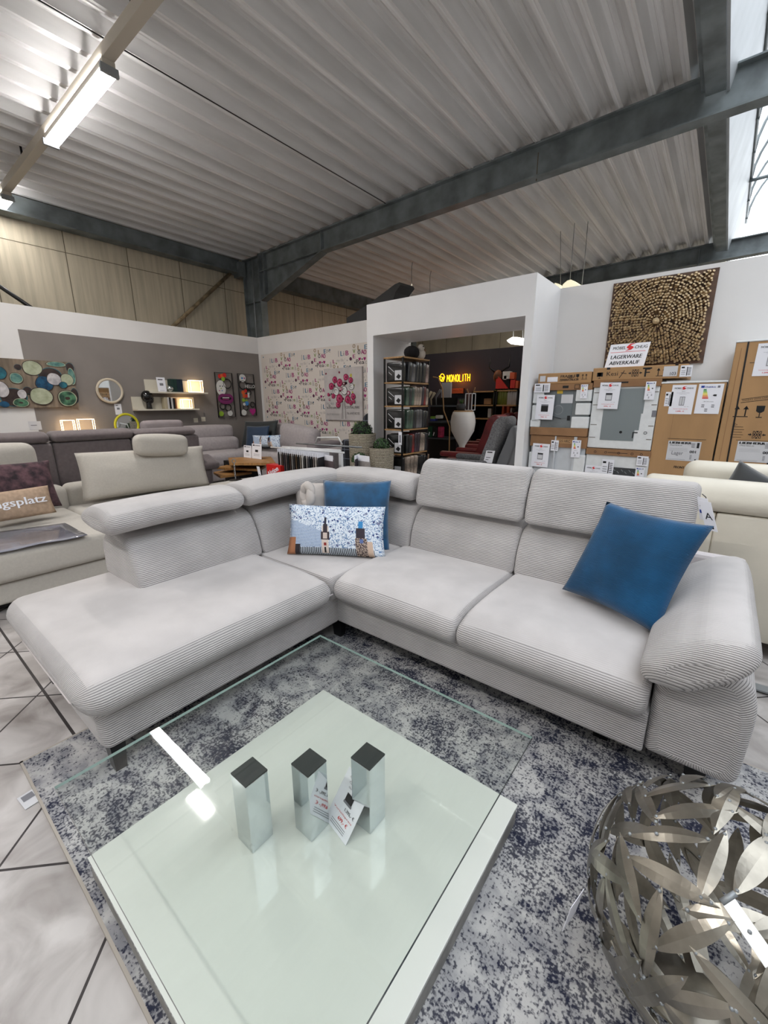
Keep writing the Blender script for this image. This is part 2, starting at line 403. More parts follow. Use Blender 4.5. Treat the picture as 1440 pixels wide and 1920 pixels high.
# rug
rug_m, N, L, p = nodes('vintage_rug_pile')
tc = N.new('ShaderNodeTexCoord')
def nz(scale, st=(1, 1, 1), det=6, dist=0):
    mp = N.new('ShaderNodeMapping'); mp.inputs['Scale'].default_value = st; L.new(tc.outputs['Object'], mp.inputs[0])
    n = N.new('ShaderNodeTexNoise'); n.inputs['Scale'].default_value = scale; n.inputs['Detail'].default_value = det; n.inputs['Distortion'].default_value = dist; L.new(mp.outputs[0], n.inputs['Vector']); return n.outputs[0]
big = nz(2.0, (1, 1.5, 1), 5, .6); fine = nz(130, (1, 1, 1), 3); fx = nz(120, (.3, 1, 1), 3); fy = nz(120, (1, .3, 1), 3); mid = nz(11, (1, 1, 1), 6, .8)
q = math_(N, L, 'ADD', math_(N, L, 'MULTIPLY', big, .55), math_(N, L, 'MULTIPLY', mid, .3))
thr = math_(N, L, 'MULTIPLY_ADD', q, -.62, .748)           # more dark flecks where the big pattern is dark
fl = math_(N, L, 'ADD', math_(N, L, 'MULTIPLY', fine, .5), math_(N, L, 'ADD', math_(N, L, 'MULTIPLY', fx, .25), math_(N, L, 'MULTIPLY', fy, .25)))
mask = math_(N, L, 'MULTIPLY', math_(N, L, 'SUBTRACT', thr, fl), 12); mask = math_(N, L, 'ADD', mask, .38)
mn = N.new('ShaderNodeClamp'); L.new(mask, mn.inputs[0])
lt = N.new('ShaderNodeValToRGB'); e = lt.color_ramp.elements; e[0].position = .35; e[0].color = rgb(128, 128, 132); e[1].position = .62; e[1].color = rgb(180, 178, 176); L.new(mid, lt.inputs[0])
dk = N.new('ShaderNodeValToRGB'); e = dk.color_ramp.elements; e[0].position = .4; e[0].color = rgb(44, 46, 62); e[1].position = .62; e[1].color = rgb(84, 84, 90); L.new(mid, dk.inputs[0])
mx = N.new('ShaderNodeMixRGB'); L.new(mn.outputs[0], mx.inputs[0]); L.new(lt.outputs[0], mx.inputs[1]); L.new(dk.outputs[0], mx.inputs[2])
L.new(mx.outputs[0], p.inputs['Base Color']); p.inputs['Roughness'].default_value = .95; p.inputs['Specular IOR Level'].default_value = .1
bp = N.new('ShaderNodeBump'); bp.inputs['Distance'].default_value = .004; bp.inputs['Strength'].default_value = .5; L.new(fl, bp.inputs['Height']); L.new(bp.outputs[0], p.inputs['Normal'])
# roof deck: galvanised sheet with streaks
deck_m, N, L, p = nodes('roof_deck_sheet')
tc = N.new('ShaderNodeTexCoord')
n1 = nz(3, (5, .25, 1), 6); n2 = nz(1.2, (1, 1, 1), 3)
r = N.new('ShaderNodeValToRGB'); e = r.color_ramp.elements; e[0].position = .3; e[0].color = rgb(208, 207, 205); e[1].position = .7; e[1].color = rgb(234, 233, 232); L.new(n1, r.inputs[0])
L.new(r.outputs[0], p.inputs['Base Color']); p.inputs['Metallic'].default_value = .1; p.inputs['Roughness'].default_value = .5
# translucent barrel-vault sheet
sky_m, N, L, p = nodes('skylight_sheet')
t1 = N.new('ShaderNodeBsdfTransparent'); t1.inputs[0].default_value = (.95, .97, 1, 1); t2 = N.new('ShaderNodeBsdfTranslucent'); t2.inputs[0].default_value = (.9, .92, .95, 1)
mm = N.new('ShaderNodeMixShader'); mm.inputs[0].default_value = .3; L.new(t1.outputs[0], mm.inputs[1]); L.new(t2.outputs[0], mm.inputs[2]); L.new(mm.outputs[0], N['Material Output'].inputs[0])
tube_m = M('fluorescent_tube', (255, 255, 255), emit=(250, 250, 255), es=14)
warm_m = M('warm_led', (255, 220, 170), emit=(255, 220, 170), es=6)
neon_m = M('orange_neon', (255, 190, 60), emit=(255, 176, 20), es=3.5)
shade_m = M('lamp_shade_leaf', (240, 236, 210), emit=(255, 248, 215), es=.6)
lampw_m = M('lamp_white_glow', (250, 250, 245), emit=(255, 252, 245), es=5)
# ------------------------------------------------------------------ structure
def struct(b, name, **k): return b.build(name, kind='structure', **k)
b = B(); b.box(-9, 6.5, -5, 13, -.1, 0, floor_m); o = struct(b, 'floor')
for v_ in o.data.vertices: v_.co += o.location
o.location = (0, 0, 0)
def deck(x0, x1, y0, y1, z0, sl, name):
    b = B(); prof = []; pit = .2986; x = -2.89-pit*25
    cell = [(-.03, 0), (-.01, 0), (0, .006), (.01, 0), (.03, 0), (.066, .12), (.108, .12), (.116, .11), (.124, .12), (.158, .12), (.166, .11), (.174, .12), (.2326, .12)]
    while x < x1+pit:
        for a, z in cell:
            if x0 <= x+a <= x1: prof.append((x+a, z0+z+sl*(x+a+6.1)))
        x += pit
    vs = [V(x, y, z) for y in (y0, y1) for x, z in prof]; n = len(prof)
    b.add(vs, [(i, i+1, n+i+1, n+i) for i in range(n-1)], deck_m)
    return struct(b, name, solid=.004)
deck(-8.8, -.63, -5, 13, 4.42, .018, 'ceiling')
deck(3.7, 6.5, -5, 13, 4.3, .018, 'ceiling')
def ibeam_x(x0, x1, zb0, zb1, zt0, zt1, y0, y1, name, kind='structure', extra=None):
    b = B(); ym = (y0+y1)/2; t = .016
    b.prism([(x0, zb0), (x1, zb1), (x1, zt1), (x0, zt0)], 1, ym-.006, ym+.006, steel)
    b.prism([(x0, zb0-t), (x1, zb1-t), (x1, zb1), (x0, zb0)], 1, y0, y1, steel)
    b.prism([(x0, zt0-t), (x1, zt1-t), (x1, zt1), (x0, zt0)], 1, y0, y1, steel)
    if extra: extra(b, ym)
    return struct(b, name)
def haunch(b, ym):
    b.prism([(-7.98, 3.50), (-6.13, 4.06), (-6.13, 4.08), (-7.98, 3.52)], 1, 5.9, 6.06, steel)
    b.prism([(-7.98, 3.52), (-6.13, 4.08), (-7.98, 4.06)], 1, ym-.006, ym+.006, steel)
    for x in (-6.13, -7.82): b.box(x-.008, x+.008, 5.9, 6.06, 4.07 if x > -7 else 3.6, 4.37, steel)
    b.box(-2.3, -2.29, 5.97, 5.98, 4.1, 4.4, joint)
ibeam_x(-8.0, 6.5, 4.055, 4.055+.0145*14.5, 4.365, 4.365+.02*14.5, 5.9, 6.06, 'trim_1', extra=haunch)
ibeam_x(-8.0, 6.5, 4.02, 4.34, 4.36, 4.36+.02*14.5, 11.5, 11.7, 'trim_2', extra=lambda b, ym: [b.box(x-.008, x+.008, 11.5, 11.7, 4.1, 4.45, steel) for x in (-6, -3.3, -.9, 1)])
def column(y0, y1, name):
    b = B(); ym = (y0+y1)/2
    b.box(-8.55, -8.53, y0, y1, 0, 4.36, steel); b.box(-8.0, -7.98, y0, y1, 0, 4.38, steel); b.box(-8.53, -8.0, ym-.006, ym+.006, 0, 4.36, steel)
    for z in (3.5, 4.34): b.box(-8.53, -8.0, y0, y1, z, z+.015, steel)
    b.box(-8.7, -8.45, y0-.12, y0, 4.02, 4.3, steel)
    b.tube([(-8.2, y0-.015, 0), (-8.2, y0-.015, 3.4), (-8.16, y0-.015, 4.3)], .012, steel_l, 6)
    struct(b, name)
column(5.9, 6.06, 'trim_3'); column(11.5, 11.7, 'trim_4')
b = B(); b.box(-8.75, -8.58, -5, 5.85, 4.1, 4.36, steel); b.box(-8.76, -8.5, -5, 5.85, 4.09, 4.105, steel); struct(b, 'trim_5')
b = B(); b.box(-8.75, -8.58, 6.1, 11.5, 4.0, 4.36, steel); b.box(-8.76, -8.5, 6.1, 11.5, 3.99, 4.01, steel); struct(b, 'trim_6')
b = B(); b.box(-.665, -.627, -5, 5.9, 4.36, 4.62, steel); b.box(-.625, -.464, -5, 5.9, 4.32, 4.34, steel); b.box(-.48, -.466, -5, 5.9, 4.34, 4.66, steel); struct(b, 'trim_7')
b = B(); b.box(-.665, -.627, 6.06, 11.5, 4.36, 4.62, steel); b.box(-.625, -.464, 6.06, 11.5, 4.32, 4.34, steel); b.box(-.48, -.466, 6.06, 11.5, 4.34, 4.66, steel); struct(b, 'trim_8')
# cladding: outer walls
b = B(); b.box(-9, -8.8, -5, 13, 0, 4.6, clad); fr = F(b, (-8.8, 0, 0), (0, 1, 0), (0, 0, 1))
for i in range(-7, 11): fr.rect(3.698+i*.9475-.006, 0, 3.698+i*.9475+.006, 4.4, joint, .002)
fr.rect(-5, 3.788, 13, 3.798, joint, .003); struct(b, 'wall_left_outer')
b = B(); b.box(-9, -.5, 13, 13.2, 0, 7, clad); b.box(-.5, 3.7, 13, 13.2, 0, 4.3, clad); b.box(3.7, 6.5, 13, 13.2, 0, 7, clad); fr = F(b, (0, 13, 0), (1, 0, 0), (0, 0, 1))
for i in range(16): fr.rect(-8.6+i*.95, 0, -8.588+i*.95, 4.4, joint, .002)
struct(b, 'wall_far')
wallm = M('plain_wall', (214, 212, 208), .7)
b = B(); b.box(-9, 6.5, -5.2, -5, 0, 7, wallm); struct(b, 'wall_behind')
b = B(); b.box(6.5, 6.7, -5.2, 13.2, 0, 7, wallm); struct(b, 'wall_right')
# partition walls 2.70 m high
b = B(); b.box(-7.75, -7.65, -4, 5.6, 0, 2.7, white); fr = F(b, (-7.65, 0, 0), (0, 1, 0), (0, 0, 1)); fr.rect(1.675, 0, 5.5, 2.388, grey_wall, .002); struct(b, 'wall_left')
b = B(); b.box(-7.65, -3.92, 5.5, 5.6, 0, 2.7, white); struct(b, 'wall_back')
b = B(); b.box(-4.03, -1.72, 4.7, 5.5, 2.3, 2.7, portal_white); b.box(-4.03, -3.92, 4.7, 5.5, 0, 2.3, portal_white); b.box(-1.81, -1.72, 4.7, 5.5, 0, 2.3, portal_white); b.box(-3.92, -1.81, 5.5, 5.56, 2.3, 2.7, portal_white); struct(b, 'wall_portal')
b = B(); b.box(-1.81, 4, 5.5, 5.6, 0, 2.7, white); struct(b, 'wall_right_partition')
b = B(); b.box(-8.2, -1.5, 10.2, 10.3, 0, 2.7, navy_wall); struct(b, 'wall_navy')
b = B(); b.box(-2.75, -2.7, 7.5, 10.2, 0, 2.7, navy_wall); b.box(-2.76, -2.70, 7.45, 7.5, 0, 2.72, white); struct(b, 'wall_navy_side')
# skylight
b = B(); kerb = M('kerb_foil', (176, 180, 182), .5, var=.12, vscale=1.5, bump=.4, bscale=6)
b.prism([(-.465, 4.34), (-.44, 4.34), (-.27, 5.2), (-.295, 5.2)], 1, -5, 13, kerb); b.box(3.65, 3.7, -5, 13, 4.34, 5.15, kerb); struct(b, 'trim_9')
b = B(); vs = []; nA = 24
for i in range(nA+1):
    a = PI*i/nA
    for y in (-5, 13): vs.append(V(1.69-1.97*math.cos(a), y, 5.15+1.5*math.sin(a)))
b.add(vs, [(2*i, 2*i+1, 2*i+3, 2*i+2) for i in range(nA)], sky_m, True); b.build('window_1', kind='structure')
b = B()
y = -4.7
while y < 13:
    b.tube([(1.69-1.95*math.cos(PI*i/24), y, 5.15+1.48*math.sin(PI*i/24)) for i in range(25)], .022, steel, 6); y += 1.02
for y in (1.2, 3.0, 4.9, 8.2, 10.6): b.tube([(-.28, y, 5.14), (3.6, y, 5.22)], .026, steel, 6)
b.tube([(-.26, -5, 5.18), (-.26, 13, 5.18)], .02, steel, 6); struct(b, 'trim_10')
# steel brace behind the left partition
b = B(); b.tube([(-8.7, 5.7, 4.1), (-8.7, 4.3, 2.85), (-8.7, 3.2, 1.8)], .035, M('old_tape_beige', (170, 150, 118), .7, var=.3, vscale=10), 6); struct(b, 'trim_11')
b = B(); b.tube([tuple(xp(-40, 510, -8.3)), tuple(xp(75, 588, -8.3)), (-8.3, 2.6, 2.3)], .03, dark, 8); struct(b, 'trim_12')
# ceiling cable
b = B(); b.tube([(-4.64, -4, 4.425), (-4.64, 5.9, 4.425)], .006, dark, 5); struct(b, 'trim_13')
b = B(); b.tube([(-8.0, 5.93, 4.385), (-2.0, 5.93, 4.5)], .012, steel_l, 6); struct(b, 'trim_14')
# ------------------------------------------------------------------ fluorescent trunking and lamps
trunk_m = M('trunking_beige', (188, 180, 166), .5)
def trunking(y, label):
    b = B(); b.box(-8.55, -.95, y-.045, y+.045, 4.21, 4.3, trunk_m)
    for x in (-7.2, -4.0, -1.2): b.box(x-.01, x+.01, y-.01, y+.01, 4.3, 4.46, dark)
    b.build('lamp_trunking', label=label, cat='trunking')
def lamp(x0, x1, y, label, power, up=.6):
    t = thing('fluorescent_lamp', label, 'lamp', ((x0+x1)/2, y, 4.21), 'fluorescent lamps')
    b = B(); b.box(x0-.03, x1+.03, y-.05, y+.05, 4.165, 4.21, trunk_m)
    b.build('housing', t)
    for dy in (-.045, .045):
        b = B(); b.tube([(x0, y+dy, 4.135), (x1, y+dy, 4.135)], .02, tube_m, 10); b.build('tube', t)
    for x in (x0-.02, x1+.02): b = B(); b.box(x-.015, x+.015, y-.07, y+.07, 4.11, 4.17, steel_l); b.build('socket', t)
    a = area_light('lamp_light', ((x0+x1)/2, y, 4.09), (x1-x0), .12, power, (1, .97, .94))
    area_light('lamp_light_up', ((x0+x1)/2, y, 4.215), (x1-x0), .12, power*up, (1, .97, .95), rot=(PI, 0, 0))  # added upward light above the housing, stands in for the tubes' side glow
trunking(1.97, 'beige lamp trunking crossing the ceiling at upper left')
lamp(-6.15, -4.55, 1.97, 'bright twin-tube fluorescent lamp at upper left of the ceiling', 55)
lamp(-8.55, -8.15, 1.97, 'small lamp end glowing at the left edge above the steel beam', 55*.2)
trunking(-1.6, 'added unseen lamp trunking behind the camera')  # unseen lamp row added behind the camera to fill room and deck
for i, x in enumerate((-6.15, -2.5)): lamp(x, x+1.55, -1.6, 'added unseen fluorescent fill lamp behind the camera, %s' % ('far left' if i == 0 else 'near right'), 55, 2.2)
# ------------------------------------------------------------------ main corner sofa
def affine(TL, TR, BL, BR):
    c = (TL+TR+BL+BR)/4; r = ((TR+BR)-(TL+BL))/2; u = ((TL+TR)-(BL+BR))/2; w, h = r.length, u.length
    r.normalize(); u = (u-r*u.dot(r)*.5).normalized(); n = r.cross(u).normalized()
    return w, h, Matrix(((r.x, u.x, n.x, c.x), (r.y, u.y, n.y, c.y), (r.z, u.z, n.z, c.z), (0, 0, 0, 1)))
def crown(cx, hx, cy, hy, z0, amp, nz=0):
    def fn(P):
        if P.z > z0:
            a = max(0, 1-((P.x-cx)/hx)**2); b = max(0, 1-((P.y-cy)/hy)**2); P = P.copy(); P.z += amp*a*b
            if nz: P.z += nz*math.sin(P.x*9+P.y*4)*math.sin(P.y*11-P.x*3)*a*b
        return P
    return fn
S = thing('corner_sofa', 'light grey corduroy corner sofa with chaise, headrests and black legs', 'sofa', (-1.2, 1.7, 0))
b = B(); b.loft([(-2.58, .15), (-1.6, .15), (-1.6, .32), (-2.58, .32)], 1, .345, 1.6, cord, re=.035, rc=.015); b.build('chaise_base', S)
b = B(); b.loft([(1.575, .15), (2.6, .15), (2.6, .32), (1.575, .32)], 0, -1.61, -.045, cord, re=.01, rc=.015); b.build('sofa_base', S)
b = B(); b.box(-2.58, -1.62, 1.62, 2.58, .16, .32, piping); b.build('corner_base', S)
def cushion(name, poly, ax, a, b_, re=.05, rc=.05, fn=None, ns=16, sub_seam=None, ends=(1, 1), across=False):
    b = B(); b.loft(poly, ax, a, b_, cord, re=re, rc=rc, fn=fn, ns=ns, ends=ends, across=across); o = b.build(name, S)
    if sub_seam:
        b = B(); b.tube(sub_seam, .0035, piping, 6); b.build('piping', o)
    return o
ch = B()
ch.loft([(-2.66, .315), (-1.56, .315), (-1.525, .38), (-1.56, .452), (-1.72, .475), (-2.66, .465)], 1, .29, 1.505, cord, re=.085, rc=[.04, .05, .06, .08, .1, .05], ns=24, fn=crown(-2.1, .62, .9, .7, .44, .012, .004))
ch = ch.build('chaise_cushion', S)
b = B(); b.tube([(-2.3, .292, .375), (-1.66, .292, .375), (-1.585, .32, .378), (-1.547, .38, .38), (-1.541, .6, .38), (-1.541, 1.48, .38)], .0035, piping, 6); b.build('piping', ch)
b = B(); b.loft([(1.5, .31), (2.3, .31), (2.3, .455), (1.5, .455)], 0, -2.28, -1.575, cord, re=.03, rc=.03, fn=crown(-1.9, .4, 1.9, .4, .44, .01)); b.build('corner_seat', S)
sp_ = [(1.555, .305), (1.50, .36), (1.515, .43), (1.62, .47), (1.8, .478), (2.27, .465), (2.27, .305)]
for a_, b__ in ((-1.58, -.803), (-.80, -.052)):
    cushion('seat_cushion', sp_, 0, a_, b__, re=.035, rc=[.03, .05, .06, .08, .1, .03, .02], fn=crown((a_+b__)/2, .4, 1.9, .42, .44, .014, .003), ns=20,
            sub_seam=[(a_+.03, 1.516, .372), (b__-.03, 1.516, .372)])
# lower backrests
pc = [(-2.2, .45), (-2.225, .58), (-2.3, .72), (-2.40, .752), (-2.56, .74), (-2.66, .66), (-2.67, .45)]
rc_ = [.02, .1, .07, .05, .05, .05, .02]
cushion('backrest', pc, 1, .76, 1.515, re=.03, rc=rc_, ns=12)
cushion('backrest', pc, 1, 1.52, 2.55, re=.03, rc=rc_, ns=12)
pr_ = [(2.17, .45), (2.19, .58), (2.255, .70), (2.34, .738), (2.5, .73), (2.6, .66), (2.61, .45)]
for a_, b__ in ((-2.5, -1.525), (-1.52, -.802), (-.80, -.05)): cushion('backrest', pr_, 0, a_, b__, re=.03, rc=rc_, ns=12)
b = B(); b.box(-2.67, -2.6, .8, 2.6, .16, .66, piping); b.box(-2.6, .2, 2.55, 2.62, .16, .66, piping); b.build('back_panel', S, bevel=.02)
# headrests
ph = [(-2.27, .765), (-2.215, .80), (-2.215, .865), (-2.30, .905), (-2.46, .905), (-2.60, .855), (-2.62, .79), (-2.5, .76)]
cushion('headrest', ph, 1, .665, 1.435, re=.05, rc=.06, fn=lambda P: P+V(0, 0, .012*max(0, 1-((P.y-1.05)/.4)**2)))
cushion('headrest', ph, 1, 1.45, 2.32, re=.05, rc=.06, fn=lambda P: P+V(0, 0, .022*max(0, 1-((P.y-1.95)/.5)**2)))
pq = [(2.25, .755), (2.21, .80), (2.215, .87), (2.30, .915), (2.44, .915), (2.56, .865), (2.58, .79), (2.46, .755)]
cushion('headrest', pq, 0, -2.33, -1.535, re=.05, rc=.06, fn=lambda P: P+V(0, 0, .02*max(0, 1-((P.x+1.93)/.42)**2)))
pt = [(2.215, .75), (2.25, .9), (2.315, 1.03), (2.37, 1.052), (2.43, 1.03), (2.42, .9), (2.34, .75)]
cushion('headrest', pt, 0, -1.515, -.792, re=.035, rc=.04)
cushion('headrest', pt, 0, -.785, -.025, re=.035, rc=.04)
# armrest
b = B(); b.loft([(-.045, .15), (.225, .15), (.235, .45), (.2, .56), (.04, .55), (-.045, .46)], 1, 1.585, 2.62, cord, re=.04, rc=[.02, .04, .08, .06, .06, .04]); b.build('arm_body', S)
o = cushion('arm_cushion', [(-.085, .465), (-.10, .52), (-.03, .61), (.085, .685), (.17, .70), (.212, .655), (.185, .59), (.04, .465)], 1, 1.49, 2.56, re=.075, rc=.045, ns=20, across=True,
        fn=lambda P: P+V(0, 0, .012*math.sin(P.y*9)*.4+(.02 if P.z > .5 else 0)*max(0, 1-((P.y-2.0)/.5)**2)))
leg_m = M('black_lacquer_leg', (20, 20, 22), .3)
for x, y in ((-1.665, .40), (-1.66, 1.64), (-2.53, .41), (-2.5, 2.5), (-.2, 1.75), (.12, 1.72), (.12, 2.5)):
    b = B(); vs = [V(x+sx*w, y+sy*d, z) for z, w, d in ((.014 if y < 1.94 and x > -1.98 else 0, .028, .02), (.16, .038, .028)) for sx, sy in ((-1, -1), (1, -1), (1, 1), (-1, 1))]
    b.add(vs, [(3, 2, 1, 0), (4, 5, 6, 7), (0, 1, 5, 4), (1, 2, 6, 5), (2, 3, 7, 6), (3, 0, 4, 7)], leg_m); b.build('leg', S)
b = B(); fr = F(b, (-.012, 2.27, .90), (.75, -.5, 0), (-.25, .1, 1)); fr.rect(0, 0, .045, .1, paper, 0, .002); fr.rect(.005, .03, .04, .045, blue_ink, .001); fr.text('AW', .008, .06, .02, ink)
fr2 = F(b, (.016, 2.235, .865), (.9, -.4, 0), (-.35, .1, 1)); fr2.rect(0, 0, .045, .13, paper, 0, .002); fr2.text('A', .01, .05, .03, ink); fr2.rect(.01, .01, .035, .022, ink); b.tube([(-.02, 2.34, 1.0), (-.005, 2.27, 1.0), (0, 2.26, .98)], .002, dark, 4); b.build('swing_tag', S, label='white paper swing tags')
# ------------------------------------------------------------------ cushions on the sofa
def pillow(name, TL, TR, BL, BR, t, m, label, seed=1, crease=.006, cat='cushion', pinch=.94, fill=1.06, **k):
    w, h, Mx = affine(TL, TR, BL, BR); b = B(); b.pillow(w*fill, h*fill, t, m, Mx, seed=seed, crease=crease, pinch=pinch, **k); return b.build(name, label=label, cat=cat)
pillow('scatter_cushion', yp(1137, 938, 2.19), yp(1343, 990, 2.06), yp(1056, 1104, 2.07), yp(1226, 1190, 1.80), .15, cord_blue, 'blue corduroy square cushion leaning in the right corner by the armrest', 3, .008, fill=1.0, pinch=.93)
pillow('scatter_cushion', yp(602, 896, 1.98), yp(737, 905, 2.17), yp(606, 1035, 1.86), yp(727, 1032, 2.08), .13, blue_velvet, 'plain blue velvet cushion standing behind the printed pillow', 5, .006, fill=1.0)
knot_m = M('knot_cushion_grey', (196, 188, 182), .85, var=.05, bump=.3, bscale=250)
T = thing('knot_cushion', 'small light grey cushion with twisted knot behind the blue velvet one', 'cushion', (-2.2, 1.93, .47))
b = B(); w, h, Mx = affine(yp(556, 906, 1.86), yp(640, 903, 2.1), yp(560, 1010, 1.80), yp(650, 1010, 2.05)); b.pillow(w*1.1, h*1.05, .1, knot_m, Mx, seed=9, crease=.02); b.build('cover', T)
b = B(); c = yp(579, 928, 1.80)
for i in range(5):
    a = i*1.2; b.tube([c+V(.055*math.cos(a+t*2.4)*(1-.4*t), .012*math.sin(a)-.01, .06*math.sin(a+t*2.4)+.01*t) for t in [j/8 for j in range(9)]], [.008+.024*math.sin(PI*j/8) for j in range(9)], knot_m, 8)
b.build('knot', T)
# printed city pillow
pm, N, L, p = nodes('city_print_fabric')
uv = N.new('ShaderNodeUVMap'); sp = N.new('ShaderNodeSeparateXYZ'); L.new(uv.outputs[0], sp.inputs[0])
PW_, PH_ = .58, .32
U = math_(N, L, 'DIVIDE', sp.outputs[0], PW_); Vv = math_(N, L, 'DIVIDE', sp.outputs[1], PH_)
def bx_(u0, u1, v0, v1):
    a = math_(N, L, 'MULTIPLY', math_(N, L, 'GREATER_THAN', U, u0), math_(N, L, 'LESS_THAN', U, u1)); c = math_(N, L, 'MULTIPLY', math_(N, L, 'GREATER_THAN', Vv, v0), math_(N, L, 'LESS_THAN', Vv, v1)); return math_(N, L, 'MULTIPLY', a, c)
def mixc(f, a, c):
    m_ = N.new('ShaderNodeMixRGB'); L.new(f, m_.inputs[0])
    for i, q in ((1, a), (2, c)):
        if isinstance(q, tuple): m_.inputs[i].default_value = rgb(*q)
        else: L.new(q, m_.inputs[i])
    return m_.outputs[0]
def vor(scale, feat='F1'):
    n = N.new('ShaderNodeTexVoronoi'); n.inputs['Scale'].default_value = scale; L.new(uv.outputs[0], n.inputs['Vector']); return n
v1 = vor(34); v2 = vor(70); nn = N.new('ShaderNodeTexNoise'); nn.inputs['Scale'].default_value = 38; nn.inputs['Detail'].default_value = 4; nn.inputs['Distortion'].default_value = 3; L.new(uv.outputs[0], nn.inputs['Vector'])
col = mixc(math_(N, L, 'GREATER_THAN', nn.outputs[0], .55), (222, 230, 238), (112, 140, 176))
col = mixc(math_(N, L, 'LESS_THAN', v2.outputs[0], .25), col, (96, 130, 176))
col = mixc(math_(N, L, 'LESS_THAN', v1.outputs[0], .24), col, (40, 56, 112))
col = mixc(math_(N, L, 'LESS_THAN', v1.outputs[0], .08), col, (236, 236, 240))
tri = math_(N, L, 'MULTIPLY', bx_(.02, .42, .15, .8), math_(N, L, 'LESS_THAN', math_(N, L, 'ADD', Vv, math_(N, L, 'MULTIPLY', U, .6)), .72))
ck = N.new('ShaderNodeTexBrick'); ck.inputs['Scale'].default_value = 60; ck.inputs['Color1'].default_value = rgb(60, 96, 150); ck.inputs['Color2'].default_value = rgb(120, 150, 190); ck.inputs['Mortar'].default_value = rgb(200, 212, 226); ck.inputs['Mortar Size'].default_value = .06; L.new(uv.outputs[0], ck.inputs['Vector'])
col = mixc(tri, col, ck.outputs[0])
wv = N.new('ShaderNodeTexWave'); wv.inputs['Scale'].default_value = 26; wv.inputs['Distortion'].default_value = 1.5; L.new(uv.outputs[0], wv.inputs['Vector'])
col = mixc(bx_(.1, 1, .0, .14), col, mixc(math_(N, L, 'GREATER_THAN', wv.outputs[1], .5), (26, 30, 44), (196, 206, 214)))
col = mixc(bx_(0, .1, 0, .34), col, (176, 118, 82)); col = mixc(bx_(.10, .16, 0, .2), col, (46, 40, 44))
nb = N.new('ShaderNodeTexNoise'); nb.inputs['Scale'].default_value = 120; L.new(uv.outputs[0], nb.inputs['Vector'])
stone = mixc(math_(N, L, 'GREATER_THAN', nb.outputs[0], .5), (66, 52, 54), (178, 160, 146))
col = mixc(bx_(.415, .495, .03, .58), col, (214, 200, 190)); col = mixc(bx_(.405, .505, .3, .46), col, (60, 48, 52)); col = mixc(bx_(.43, .48, .32, .44), col, (206, 190, 180)); col = mixc(bx_(.43, .48, .46, .62), col, (52, 44, 52)); col = mixc(bx_(.442, .468, .62, .76), col, (34, 36, 56)); col = mixc(bx_(.44, .47, .18, .24), col, (140, 40, 34)); col = mixc(bx_(.445, .465, .04, .15), col, (24, 22, 24))
col = mixc(bx_(.80, .93, .0, .36), col, stone); col = mixc(bx_(.81, .91, .36, .56), col, (52, 44, 54)); col = mixc(bx_(.835, .885, .56, .70), col, (56, 134, 190)); col = mixc(bx_(.85, .89, .26, .34), col, (90, 110, 160)); col = mixc(bx_(.93, .99, .0, .3), col, (206, 180, 160))
L.new(col, p.inputs['Base Color']); p.inputs['Roughness'].default_value = .8
pillow('printed_pillow', yp(537, 944, 1.70), yp(724, 951, 2.0), yp(543, 1040, 1.585), yp(722, 1046, 1.93), .13, pm, 'rectangular pillow printed with blue flowers and two towers', 8, .004, pinch=.95, fill=1.0)
# ------------------------------------------------------------------ rug
b = B(); b.box(-1.985, .95, .165, 1.945, .002, .014, rug_m); fr = F(b, (0, 0, .0145), (1, 0, 0), (0, 1, 0))
edge = M('rug_binding', (168, 160, 150), .9); b.box(-1.995, .96, .157, .167, .001, .0135, edge); b.box(-1.995, .96, 1.943, 1.953, .001, .0135, edge); b.box(-1.995, -1.985, .157, 1.953, .001, .0135, edge)
b.build('area_rug', label='vintage-look rug in grey and navy under the glass table', cat='rug')
b = B(); fr = F(b, zp(50, 1497, .004), (1, .1, 0), (-.1, 1, 0)); fr.rect(-.03, -.02, .05, .03, paper_dull, 0, .001); fr.rect(-.02, -.012, .012, .022, inkgrey); b.build('rug_label', label='small grey label sewn at the left edge of the rug', cat='label')
# ------------------------------------------------------------------ coffee table
T = thing('glass_coffee_table', 'square glass-topped coffee table on glossy white and concrete base', 'table', (-.82, .66, .014))
b = B(); b.box(-1.272, -.34, .187, 1.138, .022, .088, concrete); b.build('plinth', T, bevel=.003)
b = B(); b.box(-1.274, -.338, .185, 1.14, .088, .1, lacquer); b.build('lower_top', T, bevel=.001, label='glossy white lacquered lower shelf')
for i, (x, y) in enumerate([(-.936, .533), (float(zp(579, 1428, .35).x), float(zp(579, 1428, .35).y)), (float(zp(690, 1416, .35).x), float(zp(690, 1416, .35).y))]):
    b = B(); h = .0375; b.box(x-h, x+h, y-h, y+h, .1, .345, chrome); o = b.build('pillar', T, bevel=.0015)
    b = B(); b.box(x-h, x+h, y-h, y+h, .345, .3495, M('rubber_pad', (44, 48, 48), .55) if i == 0 else MATS['rubber_pad']); b.build('pad', o, label='black top pad')
b = B(); x0, x1, y0, y1, z0, z1 = -1.312, -.322, .157, 1.17, .35, .36
vs = [V(x, y, z) for z in (z0, z1) for x, y in ((x0, y0), (x1, y0), (x1, y1), (x0, y1))]
b.add(vs, [(3, 2, 1, 0), (4, 5, 6, 7)], glassm); b.add(vs, [(2, 3, 7, 6), (3, 0, 4, 7)], glass_edge); b.add(vs, [(0, 1, 5, 4), (1, 2, 6, 5)], glass_edge_shade); b.build('glass_top', T)
